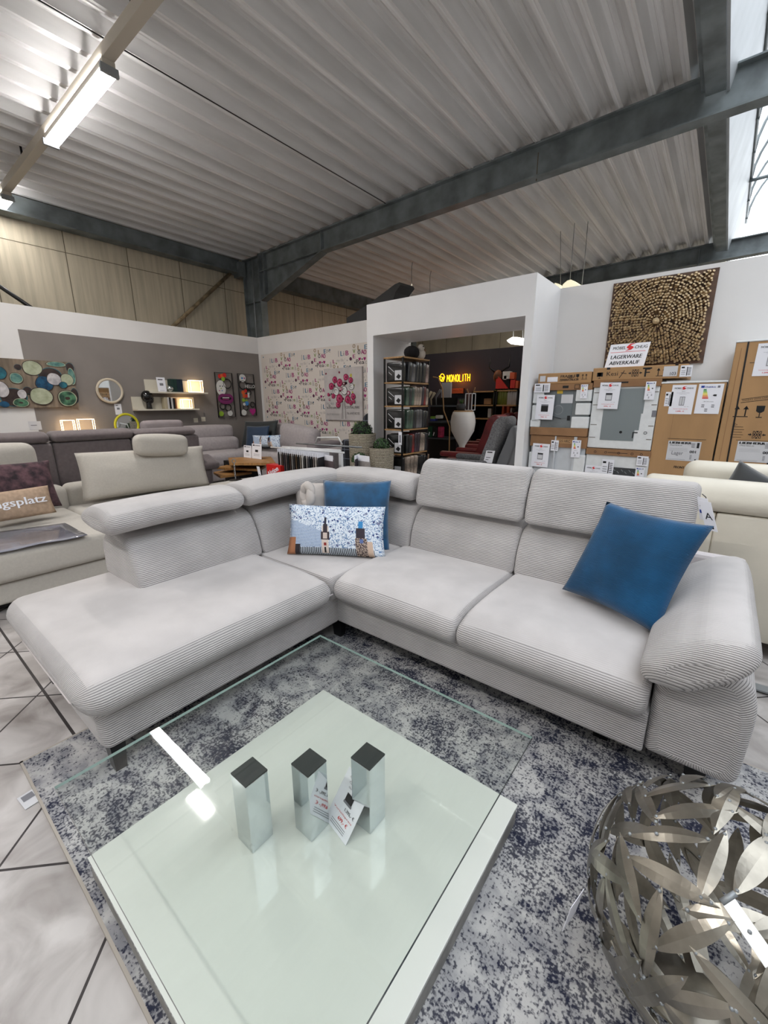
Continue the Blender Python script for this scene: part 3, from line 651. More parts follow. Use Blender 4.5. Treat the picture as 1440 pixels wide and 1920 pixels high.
# price card between the pillars
b = B(); bl = zp(609, 1533, .102); br = zp(648, 1586, .102); tl = zp(655, 1437, .235)
r_ = br-bl; fr = F(b, bl, r_, tl-bl); w = r_.length; h = (tl-bl).length
u_ = (tl-bl); fr.u = u_.normalized(); fr.n = fr.r.cross(fr.u).normalized()
fr.rect(0, 0, w, h, paper, 0, .0008)
fr.text('CT 140-98', w*.5, h*.88, .007, ink, w=w*.6, align='c'); fr.text('Couchtisch', w*.5, h*.8, .006, ink, w=w*.5, align='c'); fr.text('Glas / Chrom', w*.5, h*.73, .005, ink, w=w*.4, align='c')
fr.rect(w*.35, h*.5, w*.65, h*.66, ink, .001); fr.rect(w*.33, h*.48, w*.67, h*.52, inkgrey, .0012); fr.text('1.395,- \u20ac', w*.7, h*.38, .009, ink, w=w*.4, align='c', bold=.0003)
fr.text('Vorteilspreis', w*.5, h*.3, .005, red_ink, w=w*.8, align='c'); fr.text('699,- \u20ac', w*.6, h*.19, .010, red_ink, w=w*.4, align='c', bold=.0003)
for k in range(3): fr.rect(w*.2, h*(.06+.035*k), w*.8, h*(.07+.035*k), inkgrey)
b.build('price_card', label='white price card leaning between the chrome pillars under the glass', cat='card')
# ------------------------------------------------------------------ leaf globe
gold = M('champagne_metal', (168, 162, 150), .3, .95, var=.2, vscale=12, bump=.06, bscale=90)
G = V(.176, .988, .29); RG = .272
T = thing('metal_leaf_globe', 'openwork globe of riveted champagne metal leaves on the rug', 'table', (G.x, G.y, .014))
def leafgeo(b, c, d, hl, hw, rad, m):
    """lens leaf on the sphere: centre direction c, long direction d"""
    c = c.normalized(); d = (d-c*d.dot(c)).normalized(); w = c.cross(d); n = 12; vs = []
    for i in range(n+1):
        t = i/n*2-1; a = hl*t; ww = hw*(1-abs(t)**2.2)
        for k in (-1, 0, 1):
            q = c*math.cos(a)+d*math.sin(a)+w*(k*ww/rad); q.normalize(); vs.append(G+q*(rad+.0015*(k == 0)))
    fs = [(3*i+k, 3*i+k+1, 3*i+4+k, 3*i+3+k) for i in range(n) for k in (0, 1)]
    b.add(vs, fs, m, False)
b = B(); rv = B(); rn = random.Random(4); NL = 135; ga = PI*(3-math.sqrt(5))
for i in range(NL):
    z = 1-2*(i+.5)/NL
    if z < -.93: continue
    r0 = math.sqrt(1-z*z); a = i*ga; c = V(r0*math.cos(a), r0*math.sin(a), z)
    e1 = V(0, 0, 1).cross(c).normalized(); e2 = c.cross(e1); th = rn.choice([.6, 1.1, 2.0, 2.5, 1.6])+rn.uniform(-.3, .3)
    d = e1*math.cos(th)+e2*math.sin(th); hl = rn.uniform(.28, .38); leafgeo(b, c, d, hl, rn.uniform(.016, .022), RG+rn.uniform(-.004, .004), gold)
    for s_ in (-1, 1):
        q = c*math.cos(hl*.86*s_)+d*math.sin(hl*.86*s_); rv.ball(G+q*(RG+.002), .0036, steel_l, 8)
rv.k(gold); b.add(rv.v, rv.f, steel_l, True); b.build('leaf_lattice', T, solid=.0008)
b = B(); tpx = [(1352, 1692), (1373, 1678), (1460, 1800), (1435, 1815)]
def on_globe(px, py, k=1.0):
    d = _ray(px, py).normalized(); o = V(0, 0, CH)-G; bb = d.dot(o); cc = o.length_squared-(RG+.006)**2; q = bb*bb-cc
    t = -bb-math.sqrt(max(q, 0)); return V(0, 0, CH)+d*t
P4 = [on_globe(*q) for q in tpx]; b.add(P4, [(0, 1, 2, 3)], M('bright_metal_strap', (196, 194, 188), .3, .9)); b.build('strap', T, solid=.0015, label='bright hinged metal strap')
b = B(); h0, h1 = on_globe(1352, 1695), on_globe(1378, 1678); b.tube([h0+V(0, 0, .004), h1+V(0, 0, .004)], .005, steel_l, 8); b.build('hinge', T)
b = B(); p0 = on_globe(1110, 1655); fr = F(b, p0+V(-.012, -.02, -.005), (-.25, -.9, -.2), (.12, 0, 1)); fr.rect(0, -.085, .055, 0, paper, 0, .001); fr.rect(.01, -.07, .045, -.066, inkgrey); fr.rect(.01, -.055, .045, -.051, inkgrey); fr.rect(.01, -.04, .03, -.03, red_ink); b.build('price_tag', T, label='small white price tag')
b = B(); b.lathe([(.1, 0), (.105, .004), (.105, .01), (.0, .012)], (G.x, G.y, .014), gold, 24); b.build('foot_ring', T)
# ------------------------------------------------------------------ beige lounge sofa on the left
beige = M('beige_chenille', (188, 182, 172), .9, var=.03, vscale=60, bump=.35, bscale=350, sheen=.2)
taupe = M('taupe_fabric', (112, 102, 102), .9, var=.08, vscale=30, bump=.35, bscale=350, sheen=.2)
lgrey = M('pale_grey_fabric', (176, 168, 168), .9, var=.06, vscale=25, bump=.3, bscale=350, sheen=.2)
S2 = thing('lounge_sofa', 'beige lounge sofa with long back pillow left behind the corduroy sofa', 'sofa', (-4.3, 1.3, 0))
b = B(); b.box(-4.95, -3.75, -.9, 3.2, .02, .07, black); b.build('plinth', S2)
b = B(); b.rbox(-4.98, -3.66, -1.0, 3.25, .07, .22, beige, r=.02); b.build('base', S2)
for y0, y1, n in ((-1.0, 1.155, 'seat_cushion'), (1.16, 2.63, 'seat_cushion'), (2.635, 3.3, 'end_seat')):
    b = B(); x1 = -3.62 if y0 < 1.1 else -3.70
    b.rbox(-4.92, x1, y0, y1, .225, .44, beige, r=.045, bulge=.012); b.build(n, S2)
for y0, y1 in ((-1.0, .30), (.31, 1.19), (1.195, 2.62)):
    b = B(); b.rbox(-5.1, -4.86, y0, y1, .2, .64, beige, r=.06, bulge=.01); b.build('backrest', S2)
b = B(); w, h, Mx = affine(xp(145, 852, -4.84), xp(381, 838, -4.84), xp(155, 938, -4.70), xp(388, 907, -4.70)); b.pillow(w*1.02, h*1.06, .26, beige, Mx, seed=2, crease=.012, pinch=.97); b.build('back_pillow', S2)
b = B(); b.rbox(-4.79, -4.62, 1.80, 2.31, .875, 1.075, beige, r=.05, bulge=.02, R=Matrix.Rotation(math.radians(-4), 3, 'X')); b.build('head_cushion', S2)
b = B(); b.rbox(-5.0, -4.84, .2, 1.0, .8, 1.06, beige, r=.06, bulge=.02); b.build('head_cushion', S2)
b = B(); b.rbox(-4.96, -4.7, .1, .95, .45, .84, beige, r=.08, bulge=.02); b.build('back_pillow', S2)
b = B(); b.lathe([(0, 0), (.085, 0), (.085, .006), (.0, .007)], (-4.83, 2.98, .442), dark, 24); b.build('cup_hole', S2)
plum = M('plum_print', (98, 70, 76), .85, var=.75, vscale=16, c2=(36, 26, 32), bump=.3, bscale=120)
pillow('scatter_cushion', xp(-70, 880, -4.55), xp(88, 862, -4.62), xp(-50, 965, -4.4), xp(112, 950, -4.45), .16, plum, 'dark plum marbled cushion on the beige lounge sofa', 11, .008)
T = thing('slogan_pillow', 'tan pillow with white script lettering in front of the plum cushion', 'pillow', tuple(zp(40, 975, .44)))
tan = M('tan_linen', (182, 156, 132), .85, var=.1, vscale=40, bump=.3, bscale=300)
b = B(); w, h, Mx = affine(xp(-110, 935, -4.36), xp(90, 913, -4.36), xp(-90, 997, -4.28), xp(106, 957, -4.28)); b.pillow(w, h*1.03, .11, tan, Mx, seed=4, crease=.003, pinch=.97); b.build('cover', T)
b = B(); fr = F(b, Mx @ V(0, 0, .053), Mx.to_3x3() @ V(1, 0, 0), Mx.to_3x3() @ V(0, 1, 0)); fr.n = -fr.n if fr.n.x < 0 else fr.n
fr.text('Lieblingsplatz', -w*.44, -h*.1, h*.27, paper, w=w*.86, d=.003, bold=.002); b.build('script_lettering', T)
film = M('printed_plastic_film', (140, 140, 150), .12, var=.35, vscale=5, vstretch=(1, .3, 1), coat=.6)
b = B(); P4 = [zp(-80, 1008, .452), zp(122, 981, .452), zp(165, 1004, .452), zp(-80, 1052, .452)]
n = 10; vs = []
for i in range(n+1):
    for j in range(n+1):
        q = (P4[0].lerp(P4[1], i/n)).lerp(P4[3].lerp(P4[2], i/n), j/n); vs.append(q+V(0, 0, .003+.004*math.sin(i*1.3)*math.sin(j*.8)))
b.add(vs, [(i*(n+1)+j, i*(n+1)+j+1, (i+1)*(n+1)+j+1, (i+1)*(n+1)+j) for i in range(n) for j in range(n)], film, True); b.build('plastic_sheet', label='glossy grey printed plastic sheet lying on the beige seat', cat='sheet', solid=.001)
# chain ornament standing in the cup hole
b = B(); c = V(-4.83, 2.98, .45); z = .452
for k in range(7):
    a = k % 2*PI/2; b.tube([c+V(.009*math.cos(t)*math.cos(a), .009*math.cos(t)*math.sin(a), z-.45+.016+.018*math.sin(t)) for t in [2*PI*i/10 for i in range(10)]], .0035, chrome, 5, closed=True); z += .03
b.tube([c+V(.022*math.cos(t)*.75, .022*math.cos(t)*.7, z-.45+.03+.025*math.sin(t)) for t in [2*PI*i/14 for i in range(14)]], .005, steel_l, 6, closed=True)
b.build('metal_chain_ornament', label='upright chain with ring standing at the end of the beige sofa', cat='ornament')
# ------------------------------------------------------------------ taupe sofa behind
S3 = thing('taupe_sofa', 'taupe sofa with rolled headrests behind the beige lounge sofa', 'sofa', (-5.7, 1.6, 0))
ys = [(-.4, .45), (.46, 1.27), (1.275, 2.02), (2.025, 2.85)]
for i, (y0, y1) in enumerate(ys):
    b = B(); b.rbox(-5.62, -5.38, y0, y1, .1, 1.015, taupe, r=.035, bulge=.006); b.build('back_panel', S3)
for y0, y1, z in ((-.4, 1.25, 1.12), (1.275, 2.05, 1.12), (2.06, 2.80, 1.105)):
    b = B(); b.loft([(-5.64, 1.02), (-5.36, 1.02), (-5.34, z-.03), (-5.42, z+.01), (-5.58, z+.01), (-5.66, z-.04)], 1, y0, y1, taupe, re=.04, rc=.04); b.build('headrest', S3)
b = B(); b.rbox(-6.5, -5.5, -.4, 2.85, .1, .44, taupe, r=.04); b.build('seat', S3)
b = B(); b.rbox(-6.4, -5.45, 2.86, 3.04, .1, .60, taupe, r=.06, bulge=.01); b.build('armrest', S3)
b = B(); b.rbox(-5.7, -5.38, 2.87, 3.12, .56, .68, taupe, r=.05, R=Matrix.Rotation(.35, 3, 'Y')); b.build('arm_pad', S3)
T = thing('grey_head_cushion', 'light taupe head cushion rising behind the taupe sofa', 'cushion', (-6.1, 2.6, .44))
b = B(); b.rbox(-6.2, -6.05, 2.45, 3.0, .5, 1.18, M('light_taupe', (150, 140, 140), .9, var=.06, bump=.3, bscale=300), r=.05, bulge=.01); b.build('pad', T)
# ------------------------------------------------------------------ wall things on the left wall (plane x = -7.65)
def wl(b, X=-7.648): return F(b, (X, 0, 0), (0, 1, 0), (0, 0, 1))
T = thing('agate_painting', 'wide canvas of green, blue and white agate slices on the left wall', 'painting', (-7.64, 1.45, 1.37))
b = B(); b.box(-7.648, -7.61, .35, 2.21, 1.36, 2.0, M('canvas_taupe', (142, 126, 108), .8, var=.25, vscale=4, vstretch=(1, 4, .6))); fr = wl(b, -7.61)
ag = {k: M('agate_'+k, c, .6, var=v, vscale=14, c2=c2) for k, c, v, c2 in (('teal', (40, 112, 124), .3, (18, 66, 84)), ('blue', (24, 86, 120), .4, (10, 44, 72)), ('pale', (178, 184, 158), .12, (150, 156, 128)), ('white', (208, 204, 204), .15, (160, 156, 160)), ('green', (84, 132, 100), .5, (24, 54, 44)), ('mint', (112, 152, 138), .3, (58, 104, 104)), ('brown', (64, 48, 44), .3, (36, 26, 26)))}
px2 = lambda px, py: (xp(px, py, -7.61).y, xp(px, py, -7.61).z)
for i, (cx, cy, rx, ry, k) in enumerate([(95, 705, 22, 15, 'brown'), (25, 745, 26, 18, 'brown'), (140, 742, 14, 14, 'brown'), (135, 690, 12, 10, 'brown'), (60, 690, 19, 16, 'pale'), (105, 683, 19, 9, 'mint'), (33, 688, 7, 5, 'brown'), (30, 709, 13, 11, 'mint'), (-2, 699, 14, 13, 'teal'), (2, 730, 15, 16, 'white'), (83, 719, 17, 14, 'blue'), (101, 711, 14, 12, 'white'), (136, 706, 13, 17, 'mint'), (125, 712, 12, 12, 'pale'), (51, 732, 8, 7, 'brown'), (41, 739, 9, 9, 'white'), (77, 743, 22, 17, 'pale'), (39, 755, 16, 11, 'green'), (126, 747, 25, 18, 'green'), (8, 758, 10, 9, 'blue'), (118, 722, 8, 6, 'teal')]):
    a, c = px2(cx, cy); a2, _ = px2(cx+rx, cy); _, c2 = px2(cx, cy+ry); rx_, ry_ = abs(a2-a), abs(c2-c)
    lo, hi = .36, 2.2; a = max(lo+.02, min(hi-.02, a)); rx_ = min(rx_, hi-a, a-lo) if hi-a > .03 else .05; ry_ = min(ry_, 1.995-c, c-1.365) if c+ry_ > 1.995 or c-ry_ < 1.365 else ry_
    d = .002+.0008*i
    fr.disc(a, c, rx_, ag['brown' if k != 'brown' else 'teal'], d, 28, ry_, .04, i); fr.disc(a, c, rx_*.93, ag['pale' if k in ('green', 'mint') else k], d+.0003, 28, ry_*.93, .04, i); fr.disc(a, c, rx_*.84, ag[k], d+.0006, 28, ry_*.84, .04, i)
    if k in ('green', 'white', 'mint'): fr.disc(a, c, rx_*.25, ag['brown' if k == 'green' else k], d+.0007, 20, ry_*.2, .1, i)
b.build('canvas', T)
def wallmirror(name, lab, px, py, r, frame, X, tilt=0):
    c = xp(px, py, X); T = thing(name, lab, 'mirror', (c.x, c.y, c.z-r)); b = B()
    b.tube([c+V(0, r*math.cos(t), r*math.sin(t)) for t in [2*PI*i/40 for i in range(40)]], .02, frame, 8, closed=True); b.build('frame', T)
    b = B(); fr = F(b, c, (0, 1, 0), (0, 0, 1)); fr.disc(0, 0, r*.98, mirror, .002, 48); b.build('mirror_glass', T, solid=.004)
wallmirror('round_mirror', 'round wall mirror with cream frame on the grey wall', 206, 733, .175, M('cream_frame', (196, 184, 164), .5), -7.62)
wallmirror('round_mirror', 'round mirror with bright yellow frame behind the taupe sofa', 238, 797, .17, M('yellow_frame', (204, 196, 40), .4), -7.55)
b = B(); fr = wl(b); a, c = xp(222, 768, -7.648).y, xp(222, 768, -7.648).z; fr.rect(a-.05, c-.08, a+.05, c+.09, paper, .002, .002); fr.rect(a-.03, c+.06, a, c+.07, ink, .003); fr.rect(a-.02, c-.0, a+.02, c+.03, inkgrey, .003); b.build('price_card', label='small white price card below the cream framed mirror', cat='card')
b = B(); fr = wl(b); a, c = xp(66, 798, -7.648).y, xp(66, 798, -7.648).z; fr.rect(a-.07, c-.06, a+.07, c+.06, paper_dull, .002, .002); fr.rect(a-.05, c-.0, a+.02, c+.01, inkgrey, .003); b.build('price_card', label='pale price card on the white wall under the agate canvas', cat='card')
shelf_m = M('shelf_cream', (206, 200, 184), .5)
def wshelf(pl, pr, zt, lab):
    a0, a1 = xp(*pl, -7.5).y, xp(*pr, -7.5).y; z0 = (xp(*pl, -7.5).z+xp(*pr, -7.5).z)/2
    T = thing('wall_shelf', lab, 'shelf', (-7.56, (a0+a1)/2, z0)); b = B(); b.box(-7.648, -7.46, a0, a1, z0-.012, z0+.012, shelf_m); b.build('board', T)
    b = B(); b.box(-7.648, -7.63, a0, a1, z0+.012, z0+.21, shelf_m); b.build('back_board', T); return a0, a1, z0+.012
s1 = wshelf((280, 736), (388, 737), .2, 'upper cream wall shelf with dark books and glowing frame')
s2 = wshelf((256, 769), (372, 767), .2, 'lower cream wall shelf with glossy black head')
def Yw(px, py, X=-7.55): return xp(px, py, X).y
bk = [M('book_green', (26, 54, 48), .5), M('book_navy', (24, 40, 52), .5), M('book_black', (20, 20, 22), .5), M('book_white', (200, 198, 196), .6), M('book_brown', (150, 92, 56), .6), M('book_beige', (176, 164, 138), .6)]
def book(y, w, h, z, mat, lab): b = B(); b.box(-7.62, -7.5, y, y+w, z, z+h, mat); b.box(-7.61, -7.498, y+.004, y+w-.004, z+.01, z+h-.006, mat); b.build('book', label=lab, cat='book', group='books on the wall shelves', bevel=.002)
y = Yw(319, 730)
for i in range(4): book(y+i*.052, .05, .215, s1[2], bk[0] if i < 2 else bk[1], ['dark green book leftmost of four on the upper wall shelf', 'dark green book second of four on the upper wall shelf', 'dark navy book third of four on the upper wall shelf', 'dark navy book rightmost of four on the upper wall shelf'][i])
y = Yw(307, 762)
for i, (w, mt, h, lb) in enumerate([(.05, 5, .19, 'beige book leftmost on the lower wall shelf'), (.028, 3, .19, 'white book beside the beige one on the lower wall shelf'), (.03, 2, .19, 'black book between two white ones on the lower wall shelf'), (.03, 3, .185, 'white book with black dot on the lower wall shelf'), (.035, 2, .18, 'grey-black book on the lower wall shelf before the brown one'), (.02, 4, .18, 'thin brown book at the right on the lower wall shelf')]): book(y, w, h, s2[2], bk[mt], lb); y += w+.002
T = thing('black_head_sculpture', 'glossy black human head sculpture on the lower wall shelf', 'sculpture', (-7.54, Yw(279, 760), s2[2]))
gloss = M('glossy_black', (8, 8, 9), .08, coat=.5)
c = V(-7.54, Yw(279, 760), s2[2]); b = B(); b.lathe([(.05, 0), (.045, .03), (.04, .09), (.045, .11)], c, gloss, 16)
b.ball(c+V(0, -.012, .2), .1, gloss, 24, (.8, .95, 1.0)); b.ball(c+V(.02, .035, .14), .05, gloss, 16, (.8, .8, 1.0)); b.ball(c+V(.05, .05, .17), .018, gloss, 8); b.build('head', T)
b = B(); b.ball((-7.53, Yw(318, 730), s1[2]+.055), .055, chrome, 20); b.build('mirror_ball', label='chrome ball beside the green books on the upper wall shelf', cat='ornament')
b = B(); fr = F(b, (-7.5, Yw(302, 730), s1[2]), (0, 1, 0), (-.1, 0, 1)); fr.rect(-.07, 0, .07, .235, paper, 0, .002); fr.rect(-.05, .19, .03, .205, ink); fr.rect(-.03, .1, .03, .14, inkgrey); fr.rect(-.04, .02, .04, .024, inkgrey); b.build('price_card', label='white price card leaning on the upper wall shelf', cat='card')
def ledframe(a0, a1, z0, z1, X, lab):
    T = thing('led_frame_light', lab, 'light', (X, (a0+a1)/2, z0), 'square wire frame lights'); b = B()
    for dx in (0, .08): 
        b.tube([(X+dx, a0, z0), (X+dx, a1, z0), (X+dx, a1, z1), (X+dx, a0, z1)], .005, warm_m, 4, closed=True)
    for a, z in ((a0, z0), (a1, z0), (a1, z1), (a0, z1)): b.tube([(X, a, z), (X+.08, a, z)], .004, warm_m, 4)
    b.build('light_frame', T)
    d = bpy.data.lights.new('led_glow', 'POINT'); d.energy = .5; d.color = (1, .72, .42); d.shadow_soft_size = 0; o = bpy.data.objects.new('led_glow', d); COL.objects.link(o); o.location = (X+.05, (a0+a1)/2, (z0+z1)/2)
z = s1[2]+.006; ledframe(Yw(357, 735), Yw(380, 736), z, z+.2, -7.6, 'glowing wire frame light at the right end of the upper wall shelf')
z = s2[2]+.006; ledframe(Yw(342, 765), Yw(359, 765), z, z+.15, -7.6, 'glowing wire frame light at the right end of the lower wall shelf')
zz = xp(130, 806, -7.6).z; ledframe(xp(115, 800, -7.6).y, xp(138, 800, -7.6).y, zz-.05, zz+.14, -7.6, 'left of the two glowing square lights behind the taupe sofa'); ledframe(xp(146, 800, -7.6).y, xp(175, 800, -7.6).y, zz-.05, zz+.15, -7.6, 'right of the two glowing square lights behind the taupe sofa')
b = B(); b.box(-7.648, -7.5, 1.8, 2.6, zz-.08, zz-.056, shelf_m); b.build('wall_shelf', label='low shelf carrying two square lights, mostly hidden by the taupe sofa', cat='shelf')
b = B(); fr = wl(b)
for px, py in ((367, 788), (381, 786)): a, c = xp(px, py, -7.648).y, xp(px, py, -7.648).z; fr.rect(a-.04, c-.04, a+.04, c+.04, shelf_m, .008, .008)
a = xp(381, 760, -7.648).y; fr.line((a, 1.25), (a, .9), .008, inkgrey, .004); fr.line((a, 1.3), (a, 1.14), .006, inkgrey, .004); b.build('wall_sockets', label='two wall sockets with cable below the right end of the wall shelves', cat='socket')
# metal frame pictures
pink = M('print_magenta', (178, 40, 128), .5); purple = M('print_purple', (120, 36, 96), .5); orange = M('print_orange', (214, 96, 40), .5); lime = M('print_lime', (136, 172, 50), .5); sky_b = M('print_blue', (64, 132, 196), .5); prw = M('print_white', (214, 214, 210), .5)
def metalpic(a0, a1, z0, z1, lab, kind):
    T = thing('metal_wall_picture', lab, 'picture', (-7.62, (a0+a1)/2, z0), 'black metal wall pictures'); b = B(); X = -7.62; w, h = a1-a0, z1-z0
    b.tube([(X, a0, z0), (X, a1, z0), (X, a1, z1), (X, a0, z1)], .011, dark, 4, closed=True)
    fr = F(b, (X, a0, z0), (0, 1, 0), (0, 0, 1))
    def ring(u, v, r): b.tube([(X, a0+u*w+r*math.cos(t), z0+v*h+r*math.sin(t)) for t in [2*PI*i/24 for i in range(24)]], .010, dark, 6, closed=True)
    b.build('frame', T) if 0 else None
    b2 = B(); f2 = F(b2, (X+.004, a0, z0), (0, 1, 0), (0, 0, 1)); R_ = w/2
    if kind == 0:
        ring(.68, .76, .085); ring(.3, .25, .06); ring(.6, .22, .065)
        for i, (u, v, m_) in enumerate([(.28, .92, red_ink), (.42, .93, orange), (.55, .95, red_ink), (.45, .86, lime)]): f2.disc(u*w, v*h, .04, m_, .002+i*.001, 14)
        f2.disc(.28*w, .66*h, .1, prw, .004, 24, .14); 
        for i in range(5): f2.disc((.18+.05*i)*w, (.6+.05*(i*2 % 3))*h, .012, [pink, ink, lime, sky_b, ink][i], .006, 8)
        f2.poly([(w*(.5+.46*math.cos(t)), h*(.42+.125*math.sin(t)*(1.0 if math.sin(t) < 0 else (.8+.25*abs(math.sin(2*t)))))) for t in [2*PI*i/32 for i in range(32)]], purple, .008)
        f2.poly([(w*(.5+.33*math.cos(t)), h*(.425+.045*math.sin(t))) for t in [2*PI*i/20 for i in range(20)]], black, .009); f2.rect(w*.3, h*.43, w*.7, h*.452, prw, .010); f2.rect(w*.3, h*.40, w*.68, h*.414, pink, .010)
        f2.disc(.68*w, .09*h, .055, prw, .004, 20); f2.disc(.16*w, .08*h, .05, lime, .003, 14)
    else:
        ring(.62, .56, .05); ring(.8, .27, .05); ring(.35, .2, .055); ring(.28, .74, .08)
        f2.disc(.28*w, .9*h, .075, prw, .004, 24); f2.rect(w*.2, h*.88, w*.3, h*.92, sky_b, .006); f2.rect(w*.36, h*.88, w*.42, h*.92, pink, .006)
        f2.poly([(w*.42, h*.64), (w*.95, h*.64), (w*.98, h*.58), (w*1.0, h*.65), (w*1.02, h*.78), (w*.45, h*.8)], black, .010); f2.text('HELLO', w*.4, h*.67, h*.085, prw, w=w*.6, d=.012, bold=.002)
        for i, (u, v, m_, r) in enumerate([(.25, .56, orange, .04), (.42, .6, red_ink, .035), (.3, .48, orange, .04), (.45, .48, red_ink, .035), (.22, .38, lime, .035), (.4, .36, lime, .03), (.42, .30, sky_b, .045), (.25, .28, prw, .03)]): f2.disc(u*w, v*h, r, m_, .003+i*.001, 14)
        f2.rect(w*.5, h*.44, w*.62, h*.56, prw, .012); f2.disc(.2*w, .08*h, .06, prw, .004, 20)
        hw = [(w*(.76+.2*math.sin(t)**3), h*(.1+.014*(13*math.cos(t)-5*math.cos(2*t)-2*math.cos(3*t)-math.cos(4*t))/2.2)) for t in [2*PI*i/24 for i in range(24)]]; f2.poly(hw, pink, .006)
    b.build('frame', T); b2.build('printed_shapes', T)
metalpic(4.47, 4.83, 1.155, 1.98, 'black framed metal picture with purple lips', 0); metalpic(4.955, 5.32, 1.17, 1.98, 'black framed metal picture reading HELLO', 1)
# ------------------------------------------------------------------ wallpaper
wp = {k: M('wallpaper_'+k, c, .7) for k, c in (('base', (214, 206, 198)), ('magenta', (150, 30, 104)), ('green', (112, 140, 60)), ('blue', (50, 108, 140)), ('black', (52, 48, 54)), ('grey', (168, 162, 160)), ('brown', (136, 110, 70)))}
b = B(); fr = F(b, (0, 5.5, 0), (1, 0, 0), (0, 0, 1)); fr.rect(-7.565, .1, -4.03, 2.37, wp['base'], .003)
def motif(x, z):
    if x < -7.95 or x > -4.1 or z < .85: return
    def ok(a, c): return -7.55 < a < -4.1 and c < 2.355 and c > .8
    def t(s_, a, c, h, m, **k):
        if ok(x+a, z+c) and ok(x+a+k.get('w', .06), z+c+h*.7): fr.text(s_, x+a, z+c, h, wp[m], d=.0045, **k)
    for i, (ch, m_) in enumerate(zip('Peace', ('black', 'black', 'black', 'grey', 'green'))): t(ch, i*.062-.02, 0, .078 if i == 0 else .066, m_, w=.052, bold=.002)
    t('&', .305, -.02, .10, 'grey', w=.055)
    for i, (ch, m_) in enumerate(zip('LOVE', ('magenta', 'brown', 'green', 'magenta'))): t(ch, .385, .045-.08*i, .062, m_, w=.055, bold=.003)
    t('I', .04, -.15, .1, 'grey', w=.02)
    for i, (m_, w_) in enumerate((('blue', .05), ('grey', .03), ('magenta', .07))):
        if ok(x+.1+i*.055, z-.15) and ok(x+.22, z-.06): fr.text('LiB'[i], x+.1+i*.06, z-.14, .08, wp[m_], w=w_*.9, d=.0045, bold=.004)
    t('OVE', -.25, -.06, .05, 'black', w=.1)
    for i, (ch, m_) in enumerate(zip('OAEL', ('black', 'magenta', 'blue', 'brown'))): t(ch, -.46+.075*(i % 3), -.14+.07*(i // 2), .07, m_, w=.055, bold=.003)
    t('O', -.33, -.15, .075, 'magenta', w=.055, bold=.004)
    t('my life !', .0, -.23, .05, 'grey', w=.2)
    if ok(x+.3, z-.21): fr.disc(x+.33, z-.2, .028, wp['black'], .0045, 12); fr.disc(x+.33, z-.2, .012, wp['magenta'], .005, 8)
    for a in (-.42, -.31):
        if ok(x+a-.03, z-.25) and ok(x+a+.03, z-.2): fr.poly([(x+a+.026*math.sin(q)**3*1.1, z-.215+.0021*(13*math.cos(q)-5*math.cos(2*q)-2*math.cos(3*q)-math.cos(4*q))) for q in [2*PI*i/16 for i in range(16)]], wp['magenta'], .0045)
    for a, c, m_ in ((-.05, .03, 'black'), (-.12, .09, 'grey'), (.47, .04, 'green'), (-.16, -.02, 'blue'), (-.365, -.22, 'black'), (.25, -.22, 'grey'), (.18, -.26, 'grey')):
        if ok(x+a, z+c): fr.disc(x+a, z+c, .014, wp[m_], .0045, 8)
for r_ in range(7):
    for c_ in range(6):
        motif(-7.324+.955*c_-.478*(r_ % 2)+ (.955 if 0 else 0), 2.335-.295*r_)
b.build('love_wallpaper', label='white wallpaper printed with Peace and LOVE lettering', cat='wallpaper')
# bouquet canvas
T = thing('rose_canvas', 'canvas of a magenta and white rose bouquet on the lettered wallpaper', 'painting', (-5.25, 5.47, 1.11))
b = B(); b.box(-5.70, -4.80, 5.455, 5.495, 1.12, 2.0, M('canvas_pale', (196, 190, 188), .75, var=.08, vscale=5)); fr = F(b, (-5.70, 5.455, 1.12), (1, 0, 0), (0, 0, 1))
rose = [M('rose_'+str(i), c, .6) for i, c in enumerate(((160, 36, 84), (196, 84, 124), (116, 22, 52), (214, 214, 212), (70, 66, 64), (178, 170, 70), (150, 148, 146)))]
rn = random.Random(12)
roses = [(.3, .78, .055, 0), (.2, .66, .06, 0), (.43, .72, .065, 0), (.6, .82, .055, 0), (.72, .76, .05, 0), (.33, .56, .07, 3), (.55, .57, .07, 3), (.74, .64, .055, 3), (.25, .47, .045, 0), (.42, .42, .075, 0), (.64, .4, .065, 0), (.78, .46, .05, 0), (.12, .5, .03, 0), (.55, .7, .03, 2), (.66, .52, .04, 1), (.72, .34, .04, 0), (.38, .3, .05, 0), (.14, .4, .02, 1), (.47, .6, .03, 1), (.8, .36, .03, 0)]
for i in range(60): fr.disc(.45+rn.gauss(0, .16), .5+rn.gauss(0, .13), rn.uniform(.01, .03), rose[rn.choice((4, 6, 5, 2, 6))], .002, 8, wob=.2, seed=i)
for i, (u, v, r, k) in enumerate(roses):
    d = .004+.0006*i; fr.disc(u*.9, v*.88, r*1.05, rose[2 if k == 0 else 4], d, 18, wob=.06, seed=i); fr.disc(u*.9, v*.88, r*.92, rose[k], d+.0002, 18, wob=.06, seed=i)
    fr.disc(u*.9-.2*r, v*.88+.1*r, r*.55, rose[1 if k == 0 else 6], d+.0003, 14, wob=.2, seed=i+3); fr.disc(u*.9, v*.88, r*.35, rose[2 if k == 0 else 3], d+.0004, 12, wob=.2, seed=i)
for i in range(5): fr.line((.45+.012*i, .33), (.42+.03*i, .02), .008, rose[(4, 6, 3, 4, 6)[i]], .003)
fr.text('CENTRAL PARK', .52, .2, .045, rose[4], w=.32, d=.003); fr.text('7th AVE & BROAD', .04, .19, .04, rose[4], w=.33, d=.003); fr.text('W 4th ST', .04, .26, .05, rose[6], w=.3, d=.003)
